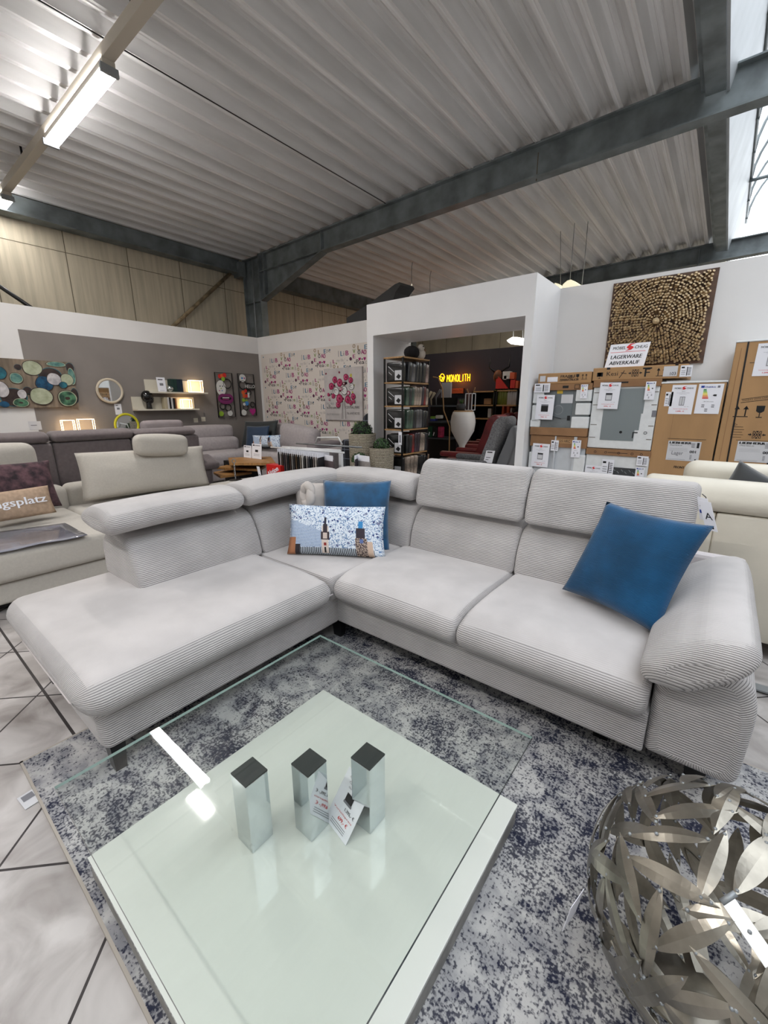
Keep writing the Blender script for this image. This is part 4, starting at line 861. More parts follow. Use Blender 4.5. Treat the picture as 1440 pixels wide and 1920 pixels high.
fr.text('59th ST / BROADWAY', .04, .08, .035, rose[6], w=.32, d=.003); fr.text('7th AVE ROSE', .54, .1, .04, rose[4], w=.3, d=.003)
b.build('canvas', T)
# ------------------------------------------------------------------ pale grey corner sofa in the corner
S4 = thing('pale_corner_sofa', 'pale grey corner sofa in the far corner under the wallpaper', 'sofa', (-6.7, 4.6, 0))
b = B(); b.rbox(-7.55, -6.68, 3.2, 5.35, .1, .34, lgrey, r=.04); b.rbox(-6.7, -4.9, 4.55, 5.35, .1, .34, lgrey, r=.04); b.build('base', S4)
b = B(); b.rbox(-7.5, -6.62, 3.2, 4.5, .345, .58, lgrey, r=.07, bulge=.015); b.build('seat_cushion', S4)
b = B(); b.rbox(-7.5, -5.0, 4.45, 5.2, .345, .58, lgrey, r=.07, bulge=.015); b.build('seat_cushion', S4)
b = B(); b.rbox(-7.35, -7.12, 3.3, 4.55, .56, .80, lgrey, r=.07, bulge=.03); b.build('lower_back', S4)
b = B(); b.rbox(-7.38, -7.2, 3.3, 4.5, .79, 1.02, lgrey, r=.06, bulge=.02); b.build('headrest', S4)
b = B(); b.rbox(-7.45, -6.35, 5.05, 5.25, .56, 1.03, lgrey, r=.07, bulge=.02); b.build('backrest', S4)
b = B(); b.rbox(-6.34, -6.2, 5.0, 5.2, .56, 1.02, lgrey, r=.05, bulge=.01); b.build('backrest', S4)
b = B(); b.rbox(-6.28, -5.38, 4.82, 5.05, .56, 1.02, lgrey, r=.09, bulge=.02, R=Matrix.Rotation(.1, 3, 'Y')); b.build('back_pillow', S4)
b = B(); b.rbox(-5.42, -5.16, 4.7, 5.3, .1, .78, M('armrest_grey', (140, 132, 134), .9), r=.05); b.rbox(-5.2, -4.95, 4.75, 5.25, .1, .68, lgrey, r=.05); b.build('armrest', S4)
pillow('scatter_cushion', yp(457, 791, 4.95), yp(519, 791, 5.0), yp(457, 838, 4.75), yp(514, 837, 4.8), .16, M('dark_green_velvet', (28, 36, 38), .6, sheen=.3), 'large black-green velvet cushion in the far corner sofa', 21)
pillow('scatter_cushion', yp(462, 800, 4.72), yp(503, 800, 4.78), yp(463, 838, 4.62), yp(503, 838, 4.68), .12, M('navy_velvet', (16, 48, 78), .6, sheen=.3), 'navy velvet cushion in front of the black-green one', 22)
pillow('printed_pillow', yp(473, 817, 4.5), yp(524, 817, 4.55), yp(476, 838, 4.45), yp(526, 838, 4.5), .09, pm, 'small printed blue-white pillow on the far corner sofa', 23)
# ------------------------------------------------------------------ oak tables
q = lambda *a: [(float(zp(x, y_, a[0]).x), float(zp(x, y_, a[0]).y)) for x, y_ in a[1:]]
T = thing('oak_coffee_table', 'oak coffee table with three swivelled tops and price cards, behind the beige sofa', 'table', (-5.6, 3.8, 0))
for z, t, poly in ((.60, .035, q(.60, (428, 858), (508, 856), (517, 868), (430, 868))), (.50, .03, q(.50, (406, 876), (432, 870), (498, 873), (486, 880))), (.42, .03, q(.42, (400, 885), (440, 878), (472, 885), (413, 893)))):
    b = B(); b.prism(poly, 2, z-t, z, oak); b.build('table_top', T)
c = q(.5, (455, 870))[0]; b = B(); b.box(c[0]-.2, c[0]+.2, c[1]-.2, c[1]+.2, .0, .56, dark); b.build('column', T)
for px0, px1, py0, py1, lab in ((457, 469, 857, 836, 'narrow white price card standing on the highest oak table'), (472, 488, 857, 833, 'wide white price card standing on the highest oak table')):
    Y = float(zp(470, 859, .60).y); a, c = yp(px0, py0, Y), yp(px1, py1, Y); b = B(); fr = F(b, (a.x, Y, .602), (1, 0, 0), (0, .1, 1)); w, h = c.x-a.x, c.z-.602
    fr.rect(0, 0, w, h, paper, 0, .002); fr.rect(w*.1, h*.85, w*.3, h*.93, ink); fr.rect(w*.35, h*.86, w*.85, h*.91, inkgrey); fr.rect(w*.35, h*.45, w*.65, h*.6, ink); fr.rect(w*.2, h*.3, w*.8, h*.32, inkgrey); fr.rect(w*.2, h*.2, w*.8, h*.22, inkgrey); b.build('price_card', label=lab, cat='card')
b = B(); b.rbox(-5.05, -4.4, 3.36, 3.72, .0, .42, M('navy_fabric', (44, 54, 74), .9), r=.05); b.build('blue_stool', label='low dark blue pouf behind the red sale sign', cat='stool')
T = thing('sale_cube', 'red sale cube reading Aktion beside the fabric rack', 'sign', (-4.6, 3.46, .42))
b = B(); b.box(-4.76, -4.46, 3.42, 3.54, .42, .61, M('sale_red', (206, 40, 36), .4)); fr = F(b, (-4.76, 3.42, .42), (1, 0, 0), (0, 0, 1)); f3 = sub(fr, .035, .02, .45); f3.text('Aktion', 0, 0, .07, paper, w=.25, d=.002, bold=.004); b.build('cube', T)
for px, lab in ((486, 'white tag leaning left of the red sale cube'), (503, 'white tag standing behind the red sale cube')):
    b = B(); Y = 3.38 if px < 490 else 3.6; o_ = yp(px, 897 if px < 490 else 879, Y); fr = F(b, o_, (1, 0, 0), (-.25, 0, 1)); fr.rect(0, 0, .065, .17 if px < 490 else .1, paper, 0, .002); fr.rect(.015, .05, .05, .06, inkgrey); b.build('price_tag', label=lab, cat='tag')
# ------------------------------------------------------------------ fabric sample rack
T = thing('fabric_sample_rack', 'white metal rack for hanging fabric samples behind the corner of the sofa', 'rack', (-3.95, 3.7, 0))
wm = M('white_metal', (222, 222, 222), .4); b = B()
b = None
for x in (-4.75, -3.62): b = B(); b.box(x-.02, x+.02, 3.68, 3.72, 0, .82, wm); b.build('post', T)
b = B(); b.tube([(-4.75, 3.7, .82), (-3.62, 3.7, .84)], .014, wm); b.build('rail', T)
b = B(); b.tube([(-4.75, 3.95, .85), (-3.5, 3.95, .87)], .012, steel_l, 6); b.build('rail', T)
b = B(); b.tube([(-4.85, 3.58, .82), (-3.45, 3.58, .84)], .012, wm, 6); b.build('rail', T)
b = B(); b.tube([(-4.4, 4.0, .86), (-4.35, 4.0, .95), (-3.95, 4.0, .97), (-3.88, 4.0, .88)], .01, wm); b.build('handle', T)
b = B(); b.box(-4.75, -3.6, 3.45, 4.0, .02, .05, wm); b.build('base', T)
cols = [(30, 30, 32), (172, 168, 166), (60, 48, 40), (58, 50, 56), (96, 84, 84), (28, 28, 30), (60, 42, 34), (130, 126, 124), (52, 48, 50), (84, 66, 48), (34, 34, 36), (120, 110, 100), (200, 196, 192), (40, 36, 36), (146, 140, 138), (60, 60, 64), (26, 26, 28), (110, 100, 96), (184, 176, 170), (36, 34, 36), (206, 150, 96), (92, 78, 80)]
nm = ['black', 'pale grey', 'dark brown', 'plum brown', 'mauve grey', 'black', 'chocolate', 'mid grey', 'charcoal brown', 'ochre brown', 'near black', 'taupe', 'off-white', 'dark umber', 'silver grey', 'slate', 'jet black', 'stone grey', 'cream grey', 'dark charcoal', 'orange tan', 'dusty plum']
smat = [M('sample_%d' % i, c, .9, var=.1, vscale=40) for i, c in enumerate(cols)]
proto = None
def sample(x, y, i, lab, w=.30, h=.42, yaw=1.25):
    T = thing('fabric_sample', lab, 'fabric sample', (x, y, .36), 'fabric samples hanging on the white rack', rot=0)
    r = V(math.cos(-yaw), math.sin(-yaw), 0); b = B(); fr = F(b, (x, y, .36), r, (0, 0, 1)); fr.rect(-w/2, 0, w/2, h, smat[i], 0, .014); b.build('swatch', T)
    b = B(); fr = F(b, (x, y, .36), r, (0, 0, 1)); fr.rect(-w/2, h-.02, w/2, h+.045, paper, .002, .006); b.build('header_card', T)
for k in range(20): sample(-4.62+.047*k, 3.62-.006*k, k % 22, '%s fabric sample hanging on the white rack, number %d counted from its left end' % (nm[k], k+1))
sample(-3.66, 3.5, 21, 'dusty plum fabric sample facing front left of the white rack post', .26, .40, .2)
sample(-3.28, 3.62, 3, 'dark fabric sample right of the white rack post', .22, .42, 1.1); sample(-3.17, 3.6, 14, 'pale silver grey fabric sample hanging rightmost on the rack', .22, .42, .15)
# ------------------------------------------------------------------ checked suitcase / bags
chk, N, L, p = nodes('dark_check_fabric'); tc = N.new('ShaderNodeTexCoord'); sp = N.new('ShaderNodeSeparateXYZ'); L.new(tc.outputs['Object'], sp.inputs[0])
f1 = math_(N, L, 'GREATER_THAN', math_(N, L, 'FRACT', math_(N, L, 'MULTIPLY', sp.outputs[0], 7)), .94); f2 = math_(N, L, 'GREATER_THAN', math_(N, L, 'FRACT', math_(N, L, 'MULTIPLY', sp.outputs[2], 7)), .94)
mx = N.new('ShaderNodeMixRGB'); L.new(math_(N, L, 'MAXIMUM', f1, f2), mx.inputs[0]); mx.inputs[1].default_value = rgb(20, 22, 30); mx.inputs[2].default_value = rgb(110, 116, 130); L.new(mx.outputs[0], p.inputs['Base Color']); p.inputs['Roughness'].default_value = .8
b = B(); b.rbox(-4.66, -4.18, 4.75, 4.95, .0, .86, chk, r=.06); b.build('checked_armchair', label='dark checked chair back low beside the fabric rack', cat='chair')
b = B(); b.rbox(-4.60, -4.12, 5.15, 5.38, .0, 1.26, chk, r=.13); b.build('checked_chair', label='tall dark checked chair back behind the rattan planter', cat='chair')
# ------------------------------------------------------------------ rattan planters
rat, N, L, p = nodes('rattan_weave'); tc = N.new('ShaderNodeTexCoord'); sp = N.new('ShaderNodeSeparateXYZ'); L.new(tc.outputs['Object'], sp.inputs[0])
ang = math_(N, L, 'ARCTAN2', sp.outputs[1], sp.outputs[0]); cb = N.new('ShaderNodeCombineXYZ'); L.new(math_(N, L, 'MULTIPLY', ang, 2.2), cb.inputs[0]); L.new(math_(N, L, 'MULTIPLY', sp.outputs[2], 6), cb.inputs[1])
br = N.new('ShaderNodeTexBrick'); br.inputs['Scale'].default_value = 2.2; L.new(cb.outputs[0], br.inputs['Vector']); br.inputs['Color1'].default_value = rgb(190, 180, 160); br.inputs['Color2'].default_value = rgb(160, 150, 130); br.inputs['Mortar'].default_value = rgb(66, 58, 48); br.inputs['Mortar Size'].default_value = .05
br.inputs['Brick Width'].default_value = .5; br.inputs['Row Height'].default_value = .25
L.new(br.outputs[0], p.inputs['Base Color']); bp = N.new('ShaderNodeBump'); bp.inputs['Distance'].default_value = .006; L.new(br.outputs[1], bp.inputs['Height']); bp.invert = True; L.new(bp.outputs[0], p.inputs['Normal']); p.inputs['Roughness'].default_value = .8
box_g = M('boxwood_green', (70, 100, 58), .7, var=.6, vscale=60, c2=(24, 42, 22))
def planter(x, y, r, h, ball, lab):
    T = thing('rattan_planter', lab, 'planter', (x, y, 0), 'rattan planters'); b = B(); b.lathe([(r*.86, 0), (r*.92, h*.4), (r, h), (r*.9, h), (r*.88, h-.06), (0, h-.06)], (x, y, 0), rat, 28); b.build('basket', T)
    b = B(); rn = random.Random(int(h*100)); cz = h+ball*.12
    b.ball((x, y, cz), ball*.9, black, 14)
    for i in range(420):
        z = rn.uniform(-.6, 1); a = rn.uniform(0, 2*PI); s_ = math.sqrt(1-z*z); nrm = V(s_*math.cos(a), s_*math.sin(a), z); c = V(x, y, cz)+nrm*ball*rn.uniform(.88, 1.04); t1 = nrm.orthogonal().normalized(); t2 = nrm.cross(t1); t1, t2 = (t1*math.cos(a*7)+t2*math.sin(a*7)+nrm*.4), (t2*math.cos(a*7)-t1*math.sin(a*7))
        b.add([c-t1*.016, c+t2*.01, c+t1*.016, c-t2*.01], [(0, 1, 2, 3)], box_g)
    b.build('boxwood_ball', T)
planter(-3.90, 4.42, .19, 1.0, .15, 'tall rattan planter with boxwood ball beside the portal'); planter(-3.52, 4.38, .165, .835, .11, 'medium rattan planter in front of the portal jamb'); planter(-3.62, 4.05, .125, .67, .105, 'short rattan planter with small boxwood ball in front of the tall one')
# ------------------------------------------------------------------ packed appliances in front of the right partition
YB = 4.85
def bf(b, Y=YB): return F(b, (0, Y, 0), (1, 0, 0), (0, 0, 1))
def P2(px, py, Y=YB): q = yp(px, py, Y); return q.x, q.z
sred = M('logo_red', (214, 40, 44), .5)
def logo(fr, cx, cz, w, bold=.0008):
    h = w*.095; fr.text('M\u00d6BEL', cx-w/2, cz, h, ink, w=w*.38, bold=bold*w*3); fr.text('CHUG', cx+w*.14, cz, h, ink, w=w*.36, bold=bold*w*3)
    k = w/1.0; S_ = [(-.12, -.06), (-.02, .0), (-.09, .03), (-.10, .07), (-.02, .16), (.16, .18), (.03, .13), (.0, .10), (.09, .07), (.11, .03), (.05, -.03)]
    fr.poly([(cx+a*k, cz+c*k) for a, c in S_[:6]+S_[6:]], sred, .0016)
energy_c = [M('en_%d' % i, c, .5) for i, c in enumerate(((20, 140, 70), (90, 176, 60), (190, 210, 60), (240, 220, 50), (244, 180, 50), (236, 120, 50), (220, 50, 44)))]
def sheet(fr, a, c, w, h, kind='price', price='1.399,- \u20ac', pic=None, tg='', rot=0):
    f = sub(fr, a, c, rot); f.rect(0, 0, w, h, paper, .004, .003); f.o = f.o+f.n*.0042
    if kind == 'price':
        logo(f, w*.5, h*.86, w*.78); f.text('Angebot', w*.5, h*.77, h*.022, ink, w=w*.16, align='c'); f.text('Ausstellungsware Einbau', w*.5, h*.72, h*.018, inkgrey, w=w*.55, align='c'); f.text('Lagerware', w*.5, h*.68, h*.018, inkgrey, w=w*.3, align='c')
        if pic == 'oven': f.rect(w*.3, h*.32, w*.7, h*.56, ink); f.rect(w*.3, h*.56, w*.7, h*.62, inkgrey); f.rect(w*.36, h*.36, w*.64, h*.5, black, .0016)
        elif pic == 'dish': f.rect(w*.34, h*.32, w*.66, h*.58, inkgrey); f.rect(w*.34, h*.55, w*.66, h*.6, ink, .0016); f.rect(w*.37, h*.35, w*.63, h*.52, paper_dull, .0018)
        else: f.rect(w*.4, h*.3, w*.62, h*.6, inkgrey); f.rect(w*.42, h*.32, w*.5, h*.58, paper_dull, .0016); f.rect(w*.52, h*.32, w*.6, h*.58, paper_dull, .0016)
        f.text('UVP 1.999,-', w*.85, h*.25, h*.018, inkgrey, w=w*.22, align='r'); f.text('Sonderangebotspreis', w*.5, h*.17, h*.026, sred, w=w*.62, align='c'); f.text(price, w*.5, h*.08, h*.04, sred, w=w*.34, align='c', bold=.0006)
    elif kind == 'energy':
        f.rect(w*.1, h*.87, w*.24, h*.94, blue_ink); f.text('ENERG', w*.28, h*.87, h*.05, blue_ink, w=w*.4, bold=.0006); f.rect(w*.76, h*.87, w*.86, h*.94, inkgrey)
        for i in range(7): f.rect(w*.22-w*.0*i, h*(.79-i*.047), w*(.34+.022*i), h*(.825-i*.047), energy_c[i])
        f.poly([(w*.62, h*.62), (w*.68, h*.65), (w*.78, h*.65), (w*.78, h*.59), (w*.68, h*.59)], ink); f.text('148 kWh/annum', w*.5, h*.4, h*.025, ink, w=w*.4, align='c')
        for q in ((.25, .28), (.65, .28), (.25, .22), (.65, .22), (.4, .14), (.4, .08)): f.rect(w*q[0], h*q[1], w*(q[0]+.12), h*(q[1]+.03), inkgrey)
    elif kind == 'ship':
        f.rect(w*.08, h*.75, w*.35, h*.88, ink); f.rect(w*.55, h*.1, w*.62, h*.85, ink)
        for i in range(6): f.rect(w*.66, h*(.15+.12*i), w*.9, h*(.19+.12*i), ink)
        for i in range(3): f.rect(w*.1, h*(.2+.15*i), w*.45, h*(.24+.15*i), inkgrey)
def arrows(fr, a, c, h, m=ink):
    for i in (0, 1):
        x = a+i*h*.62; fr.line((x, c+h*.08), (x, c+h*.8), h*.09, m); fr.poly([(x-h*.2, c+h*.68), (x+h*.2, c+h*.68), (x, c+h)], m)
    fr.rect(a-h*.22, c, a+h*.84, c+h*.07, m)
def glassmark(fr, a, c, h, m=ink):
    fr.poly([(a-h*.28, c+h), (a+h*.28, c+h), (a+h*.26, c+h*.55), (a+h*.1, c+h*.42), (a-h*.1, c+h*.42), (a-h*.26, c+h*.55)], m); fr.rect(a-h*.03, c+h*.05, a+h*.03, c+h*.45, m); fr.rect(a-h*.2, c, a+h*.2, c+h*.07, m)
def clampmark(fr, a, c, h, m=ink):
    w = h*.55
    for s_ in (-1, 1):
        fr.line((a+s_*w*.75, c), (a+s_*w*.75, c+h), h*.06, m); fr.line((a-s_*w*.6, c), (a+s_*w*.6, c+h), h*.08, m); fr.poly([(a+s_*w*.95, c+h*.5), (a+s_*w*1.25, c+h*.7), (a+s_*w*1.25, c+h*.3)], m); fr.rect(min(a+s_*w*1.25, a+s_*w*1.6), c+h*.43, max(a+s_*w*1.25, a+s_*w*1.6), c+h*.57, m)
    fr.poly([(a-w*.3, c+h), (a+w*.3, c+h), (a, c+h*.75)], m); fr.poly([(a-w*.3, c), (a+w*.3, c), (a, c+h*.25)], m)
    fr.poly([(a-w*.6, c+h*.25), (a-w*.6, c+h*.75), (a-w*.25, c+h*.5)], m); fr.poly([(a+w*.6, c+h*.25), (a+w*.6, c+h*.75), (a+w*.25, c+h*.5)], m)
def carton(name, lab, x0, x1, z0, z1, y1=5.46, mat=card, Y=YB, cat='box', bevel=.006):
    T = thing(name, lab, cat, ((x0+x1)/2, (Y+y1)/2, z0)); b = B(); b.box(x0, x1, Y, y1, z0, z1, mat); b.build('carton' if mat is card else 'shell', T, bevel=bevel); return T
# flat carton above the oven
T = carton('flat_carton', 'flat carton marked FRAGILE lying on the packed oven', -1.67, -1.125, 1.602, 1.715, 5.3)
b = B(); fr = bf(b); fr.text('FRAGILE', -1.43, 1.665, .026, ink, w=.15, bold=.001); fr.text('ZERBRECHLICH', -1.44, 1.63, .022, ink, w=.19, bold=.001); fr.rect(-1.65, 1.63, -1.59, 1.69, paper_dull); fr.rect(-1.57, 1.625, -1.46, 1.675, paper, .0015); clampmark(fr, -1.33, 1.645, .04); glassmark(fr, -1.26, 1.64, .055); arrows(fr, -1.21, 1.64, .055); b.build('printing', T)
# packed oven
oven = M('oven_zinc', (128, 134, 136), .4, .3, var=.15, vscale=5)
T = carton('packed_oven', 'built-in oven packed in polystyrene and film, top left of the appliances', -1.69, -1.11, 1.135, 1.6, mat=oven, bevel=0)
for x0, x1, z0, z1 in ((-1.70, -1.58, 1.40, 1.56), (-1.70, -1.62, 1.2, 1.38), (-1.71, -1.60, 1.14, 1.22), (-1.25, -1.10, 1.42, 1.54), (-1.24, -1.10, 1.28, 1.4), (-1.27, -1.10, 1.14, 1.26)): b = B(); b.box(x0, x1, 4.82, 5.46, z0, z1, foam); b.build('polystyrene_block', T, bevel=.008)
b = B(); b.box(-1.70, -1.10, 4.815, 5.46, 1.055, 1.14, card_d); b.box(-1.70, -1.10, 4.815, 4.9, 1.535, 1.60, card_d); fr = bf(b, 4.815); fr.rect(-1.39, 1.555, -1.33, 1.58, ink); fr.rect(-1.27, 1.545, -1.22, 1.59, ink); fr.rect(-1.265, 1.55, -1.225, 1.585, card_d, .0015); fr.line((-1.15, 1.55), (-1.13, 1.59), .006, ink); b.build('carton_bands', T, bevel=.003)
b = B(); fr = bf(b); fr.rect(-1.47, 1.24, -1.28, 1.52, M('oven_panel', (112, 120, 124), .35, .3), .006, .006); fr.ring(-1.42, 1.33, .05, .006, steel_l, .008); fr.rect(-1.40, 1.40, -1.28, 1.49, paper_dull, .009); fr.rect(-1.45, 1.5, -1.39, 1.54, M('tape_yellow', (214, 180, 60), .4), .009); fr.rect(-1.32, 1.22, -1.29, 1.27, ink, .009); fr.line((-1.48, 1.26), (-1.38, 1.235), .006, ink, .01); b.build('rear_panel', T)
b = B(); fr = bf(b, 4.812); sheet(fr, -1.655, 1.228, .19, .262, pic='oven', price='799,- \u20ac', rot=-.02); b.build('price_sheet', T)
b = B(); fr = bf(b, 4.812); sheet(fr, -1.205, 1.447, .067, .14, 'energy'); b.build('energy_label', T)
b = B(); fr = bf(b, 4.812); sheet(fr, -1.688, 1.515, .168, .095, 'ship'); b.build('shipping_label', T)
# packed dishwasher below
film_w = M('white_film', (204, 208, 212), .25, var=.06, vscale=6)
T = carton('packed_dishwasher', 'film wrapped dishwasher standing below the packed oven', -1.68, -1.10, 0, 1.05, mat=film_w, bevel=.004)
b = B(); b.box(-1.69, -1.09, 4.83, 4.9, .93, 1.05, card_d); fr = bf(b, 4.83); fr.rect(-1.40, .975, -1.24, 1.02, card, .001); fr.text('E25 HRC', -1.38, .985, .028, ink, w=.12); b.box(-1.42, -1.405, 4.825, 4.84, .3, 1.05, film_w); b.box(-1.22, -1.19, 4.825, 4.84, .3, 1.05, film_w); b.build('carton_bands', T)
for x0, x1 in ((-1.20, -1.09), (-1.69, -1.64)): b = B(); b.box(x0, x1, 4.82, 4.9, .0, .86, foam); b.build('polystyrene_block', T, bevel=.006)
b = B(); fr = bf(b, 4.815); sheet(fr, -1.655, .70, .187, .262, pic='dish', price='499,- \u20ac', rot=-.02); b.build('price_sheet', T)
b = B(); fr = bf(b, 4.815); sheet(fr, -1.232, .832, .09, .185, 'energy'); b.build('energy_label', T)
b = B(); fr = bf(b, 4.825); sheet(fr, -1.455, .889, .08, .115, 'ship'); b.build('shipping_label', T)
# long flat carton
T = carton('flat_carton', 'long flat carton with handling symbols and F on top of the wide packed appliance', -1.115, -.315, 1.622, 1.745, 5.35)
b = B(); fr = bf(b); clampmark(fr, -.735, 1.65, .065); fr.text('F', -.655, 1.645, .075, ink, w=.04, bold=.002); fr.rect(-.675, 1.715, -.60, 1.728, ink); arrows(fr, -.545, 1.645, .075); glassmark(fr, -1.05, 1.64, .06); fr.rect(-1.075, 1.66, -1.02, 1.70, ink); fr.text('Kesi', -.985, 1.665, .04, ink, w=.10); fr.line((-.87, 1.64), (-.83, 1.71), .006, ink); fr.line((-.86, 1.69), (-.81, 1.68), .006, ink); fr.rect(-.99, 1.725, -.96, 1.745, ink); fr.rect(-.42, 1.735, -.395, 1.748, ink); b.build('printing', T)
b = B(); fr = bf(b); fr.rect(-.505, 1.64, -.395, 1.73, paper_dull, .003, .003); fr.text('103', -.45, 1.65, .028, ink, w=.045, d=.0045); b.build('handwritten_label', T)
b = B(); fr = bf(b); sheet(fr, -.375, 1.632, .09, .10, 'ship'); b.build('shipping_label', T)
# big packed dishwasher in polystyrene
T = carton('packed_appliance', 'large polystyrene packed appliance with grey door in the middle of the stack', -1.09, -.51, .945, 1.62, mat=foam, bevel=.008)
door = M('door_grey', (132, 140, 142), .3, .2)
b = B(); fr = bf(b); fr.rect(-.975, 1.03, -.67, 1.54, door, .003, .002)
fr.poly([(-.70, 1.54), (-.60, 1.54), (-.645, 1.2), (-.665, 1.17), (-.665, 1.13), (-.70, 1.13)], foam, .004) if 0 else None
fr.rect(-.67, 1.3, -.62, 1.54, door, .003); fr.rect(-.67, 1.14, -.635, 1.3, door, .003); fr.rect(-.685, 1.06, -.675, 1.12, ink, .004); fr.rect(-.675, 1.11, -.64, 1.12, ink, .004); fr.disc(-.79, 1.115, .014, ink, .004, 8); fr.ring(-.575, 1.115, .016, .005, ink, .004, 6); fr.rect(-.545, 1.27, -.51, 1.33, inkgrey, .004)
for z in (1.18, 1.05, 1.38, 1.5): fr.rect(-1.08, z, -1.02, z+.006, joint, .002); fr.rect(-.56, z, -.515, z+.006, joint, .002)
b.build('door_front', T)
b = B(); b.box(-1.095, -.505, 4.835, 4.95, 1.555, 1.622, card_d); fr = bf(b, 4.835); fr.rect(-1.0, 1.59, -.78, 1.605, ink); b.build('carton_band', T, bevel=.004)
b = B(); fr = bf(b, 4.83); sheet(fr, -1.032, 1.345, .187, .257, pic='dish', price='599,- \u20ac', rot=-.02); b.build('price_sheet', T)
b = B(); fr = bf(b, 4.83); sheet(fr, -.628, 1.43, .083, .168, 'energy'); b.build('energy_label', T)
# lower box
T = carton('packed_hob', 'white packed appliance with dark patterned panel at the bottom of the middle stack', -1.085, -.505, 0, .94, mat=foam, bevel=.006)
b = B(); b.box(-1.09, -.50, 4.835, 4.95, .875, .94, card_d); fr = bf(b, 4.835)
for x in (-1.0, -.9, -.78, -.66, -.58): fr.ring(x, .905, .012, .004, ink)
fr.line((-.88, .905), (-.7, .905), .005, ink); b.build('carton_band', T, bevel=.003)
b = B(); fr = bf(b, 4.845); fr.rect(-.82, .66, -.608, .758, M('panel_anthracite', (74, 76, 78), .3, .3), .002)
for i in range(6): fr.line((-.81+.035*i, .74-.02*(i % 2)), (-.79+.035*i, .72-.02*(i % 2)), .006, steel_l, .003)
b.build('dark_panel', T)
b = B(); fr = bf(b, 4.84); sheet(fr, -1.079, .53, .165, .228, pic='dish', rot=.0); b.build('price_sheet', T)
b = B(); fr = bf(b, 4.835); sheet(fr, -.921, .675, .113, .158, 'ship'); b.build('shipping_label', T)
b = B(); fr = bf(b, 4.835); sheet(fr, -.608, .61, .077, .17, 'energy'); sheet(fr, -.61, .795, .097, .095, 'ship'); b.build('energy_label', T)
# fridge cartons
def liebherr(fr, a, c, w, h, num):
    f = sub(fr, a, c, 0); f.rect(0, 0, w, h, paper_dull, .003, .002); f.o = f.o+f.n*.0035; f.text('LIEBHERR', w*.05, h*.86, h*.11, ink, w=w*.66, bold=.0022); f.text('CNsd 5233-20', w*.06, h*.76, h*.05, ink, w=w*.38)
    for i in range(3): f.rect(w*.06, h*(.62-.06*i), w*.62, h*(.625-.06*i), inkgrey)
    f.text(num, w*.7, h*.42, h*.13, ink, w=w*.18, bold=.0012); f.rect(w*.88, h*.68, w*.95, h*.95, ink)
    for i in range(5): f.rect(w*.72, h*(.7+.05*i), w*.82, h*(.72+.05*i), inkgrey); f.rect(w*.72, h*(.1+.05*i), w*.78, h*(.12+.05*i), inkgrey)
    f.rect(w*.06, h*.06, w*.6, h*.07, inkgrey); f.rect(w*.88, h*.06, w*.92, h*.12, ink); return f
T = carton('fridge_carton', 'brown fridge carton printed FRONT with LIEBHERR label, left of the taller one', -.505, -.02, 0, 1.575)
b = B(); fr = bf(b); fr.rect(-.385, 1.07, -.09, 1.0735, ink); fr.text('FRONT', -.297, .795, .022, ink, w=.082, bold=.0012); arrows(fr, -.41, .64, .075); glassmark(fr, -.255, .64, .075); fr.rect(-.37, 1.0, -.368, 1.4, card_d); b.build('printing', T)
b = B(); b.box(-.51, -.015, 4.845, 5.46, 1.575, 1.592, foam); b.build('foam_lid', T, bevel=.005)
b = B(); fr = bf(b); fw = liebherr(fr, -.374, .869, .255, .182, '001'); fw.text('Lager', .04, .055, .035, inkgrey, w=.09); b.build('maker_label', T)
b = B(); fr = bf(b); sheet(fr, -.417, 1.3, .182, .262, pic='fridge', price='1.399,- \u20ac', rot=-.015); b.build('price_sheet', T)
b = B(); fr = bf(b); sheet(fr, -.217, 1.305, .179, .26, 'energy', rot=-.01); b.build('energy_label', T)
b = B(); fr = bf(b); sheet(fr, -.458, 1.37, .06, .13, 'ship'); fr.n; b.build('shipping_label', T)
T = carton('fridge_carton', 'tallest brown fridge carton with black strap and handling symbols at the right edge', -.008, .66, 0, 1.895)
b = B(); fr = bf(b); arrows(fr, .085, 1.28, .095); glassmark(fr, .238, 1.275, .1); clampmark(fr, .25, 1.10, .065); fr.line((.10, 1.428), (.5, 1.492), .004, ink); fr.line((.10, 1.40), (.5, 1.462), .004, ink); fr.text('HANDLE WITH CARE - KEEP UPRIGHT', .11, 1.412, .012, ink, w=.3, rot=.155); fr.rect(.12, 1.08, .5, 1.083, ink); fr.rect(.105, 1.725, .14, 1.729, ink); fr.rect(.03, .9, .034, 1.85, card_d)
for i in range(5): fr.rect(.075, 1.193-.022*i, .15+.01*(i % 2), 1.196-.022*i, ink)
fr.ring(.095, 1.214, .014, .004, ink, .001, 3); b.build('printing', T)
b = B(); fr = bf(b); fr.line((.105, 0), (.07, 1.9), .012, dark, .004); fr.line((.36, 0), (.36, .9), .01, dark, .004); b.build('strap', T)
b = B(); fr = bf(b); liebherr(fr, .136, .897, .255, .178, '001'); b.build('maker_label', T)
b = B(); fr = bf(b); sheet(fr, .135, 1.618, .19, .258, pic='fridge', price='1.599,- \u20ac', rot=-.01); b.build('price_sheet', T)
b = B(); b.box(-.012, .665, 4.845, 5.46, 1.895, 1.91, foam); b.build('foam_lid', T, bevel=.005)
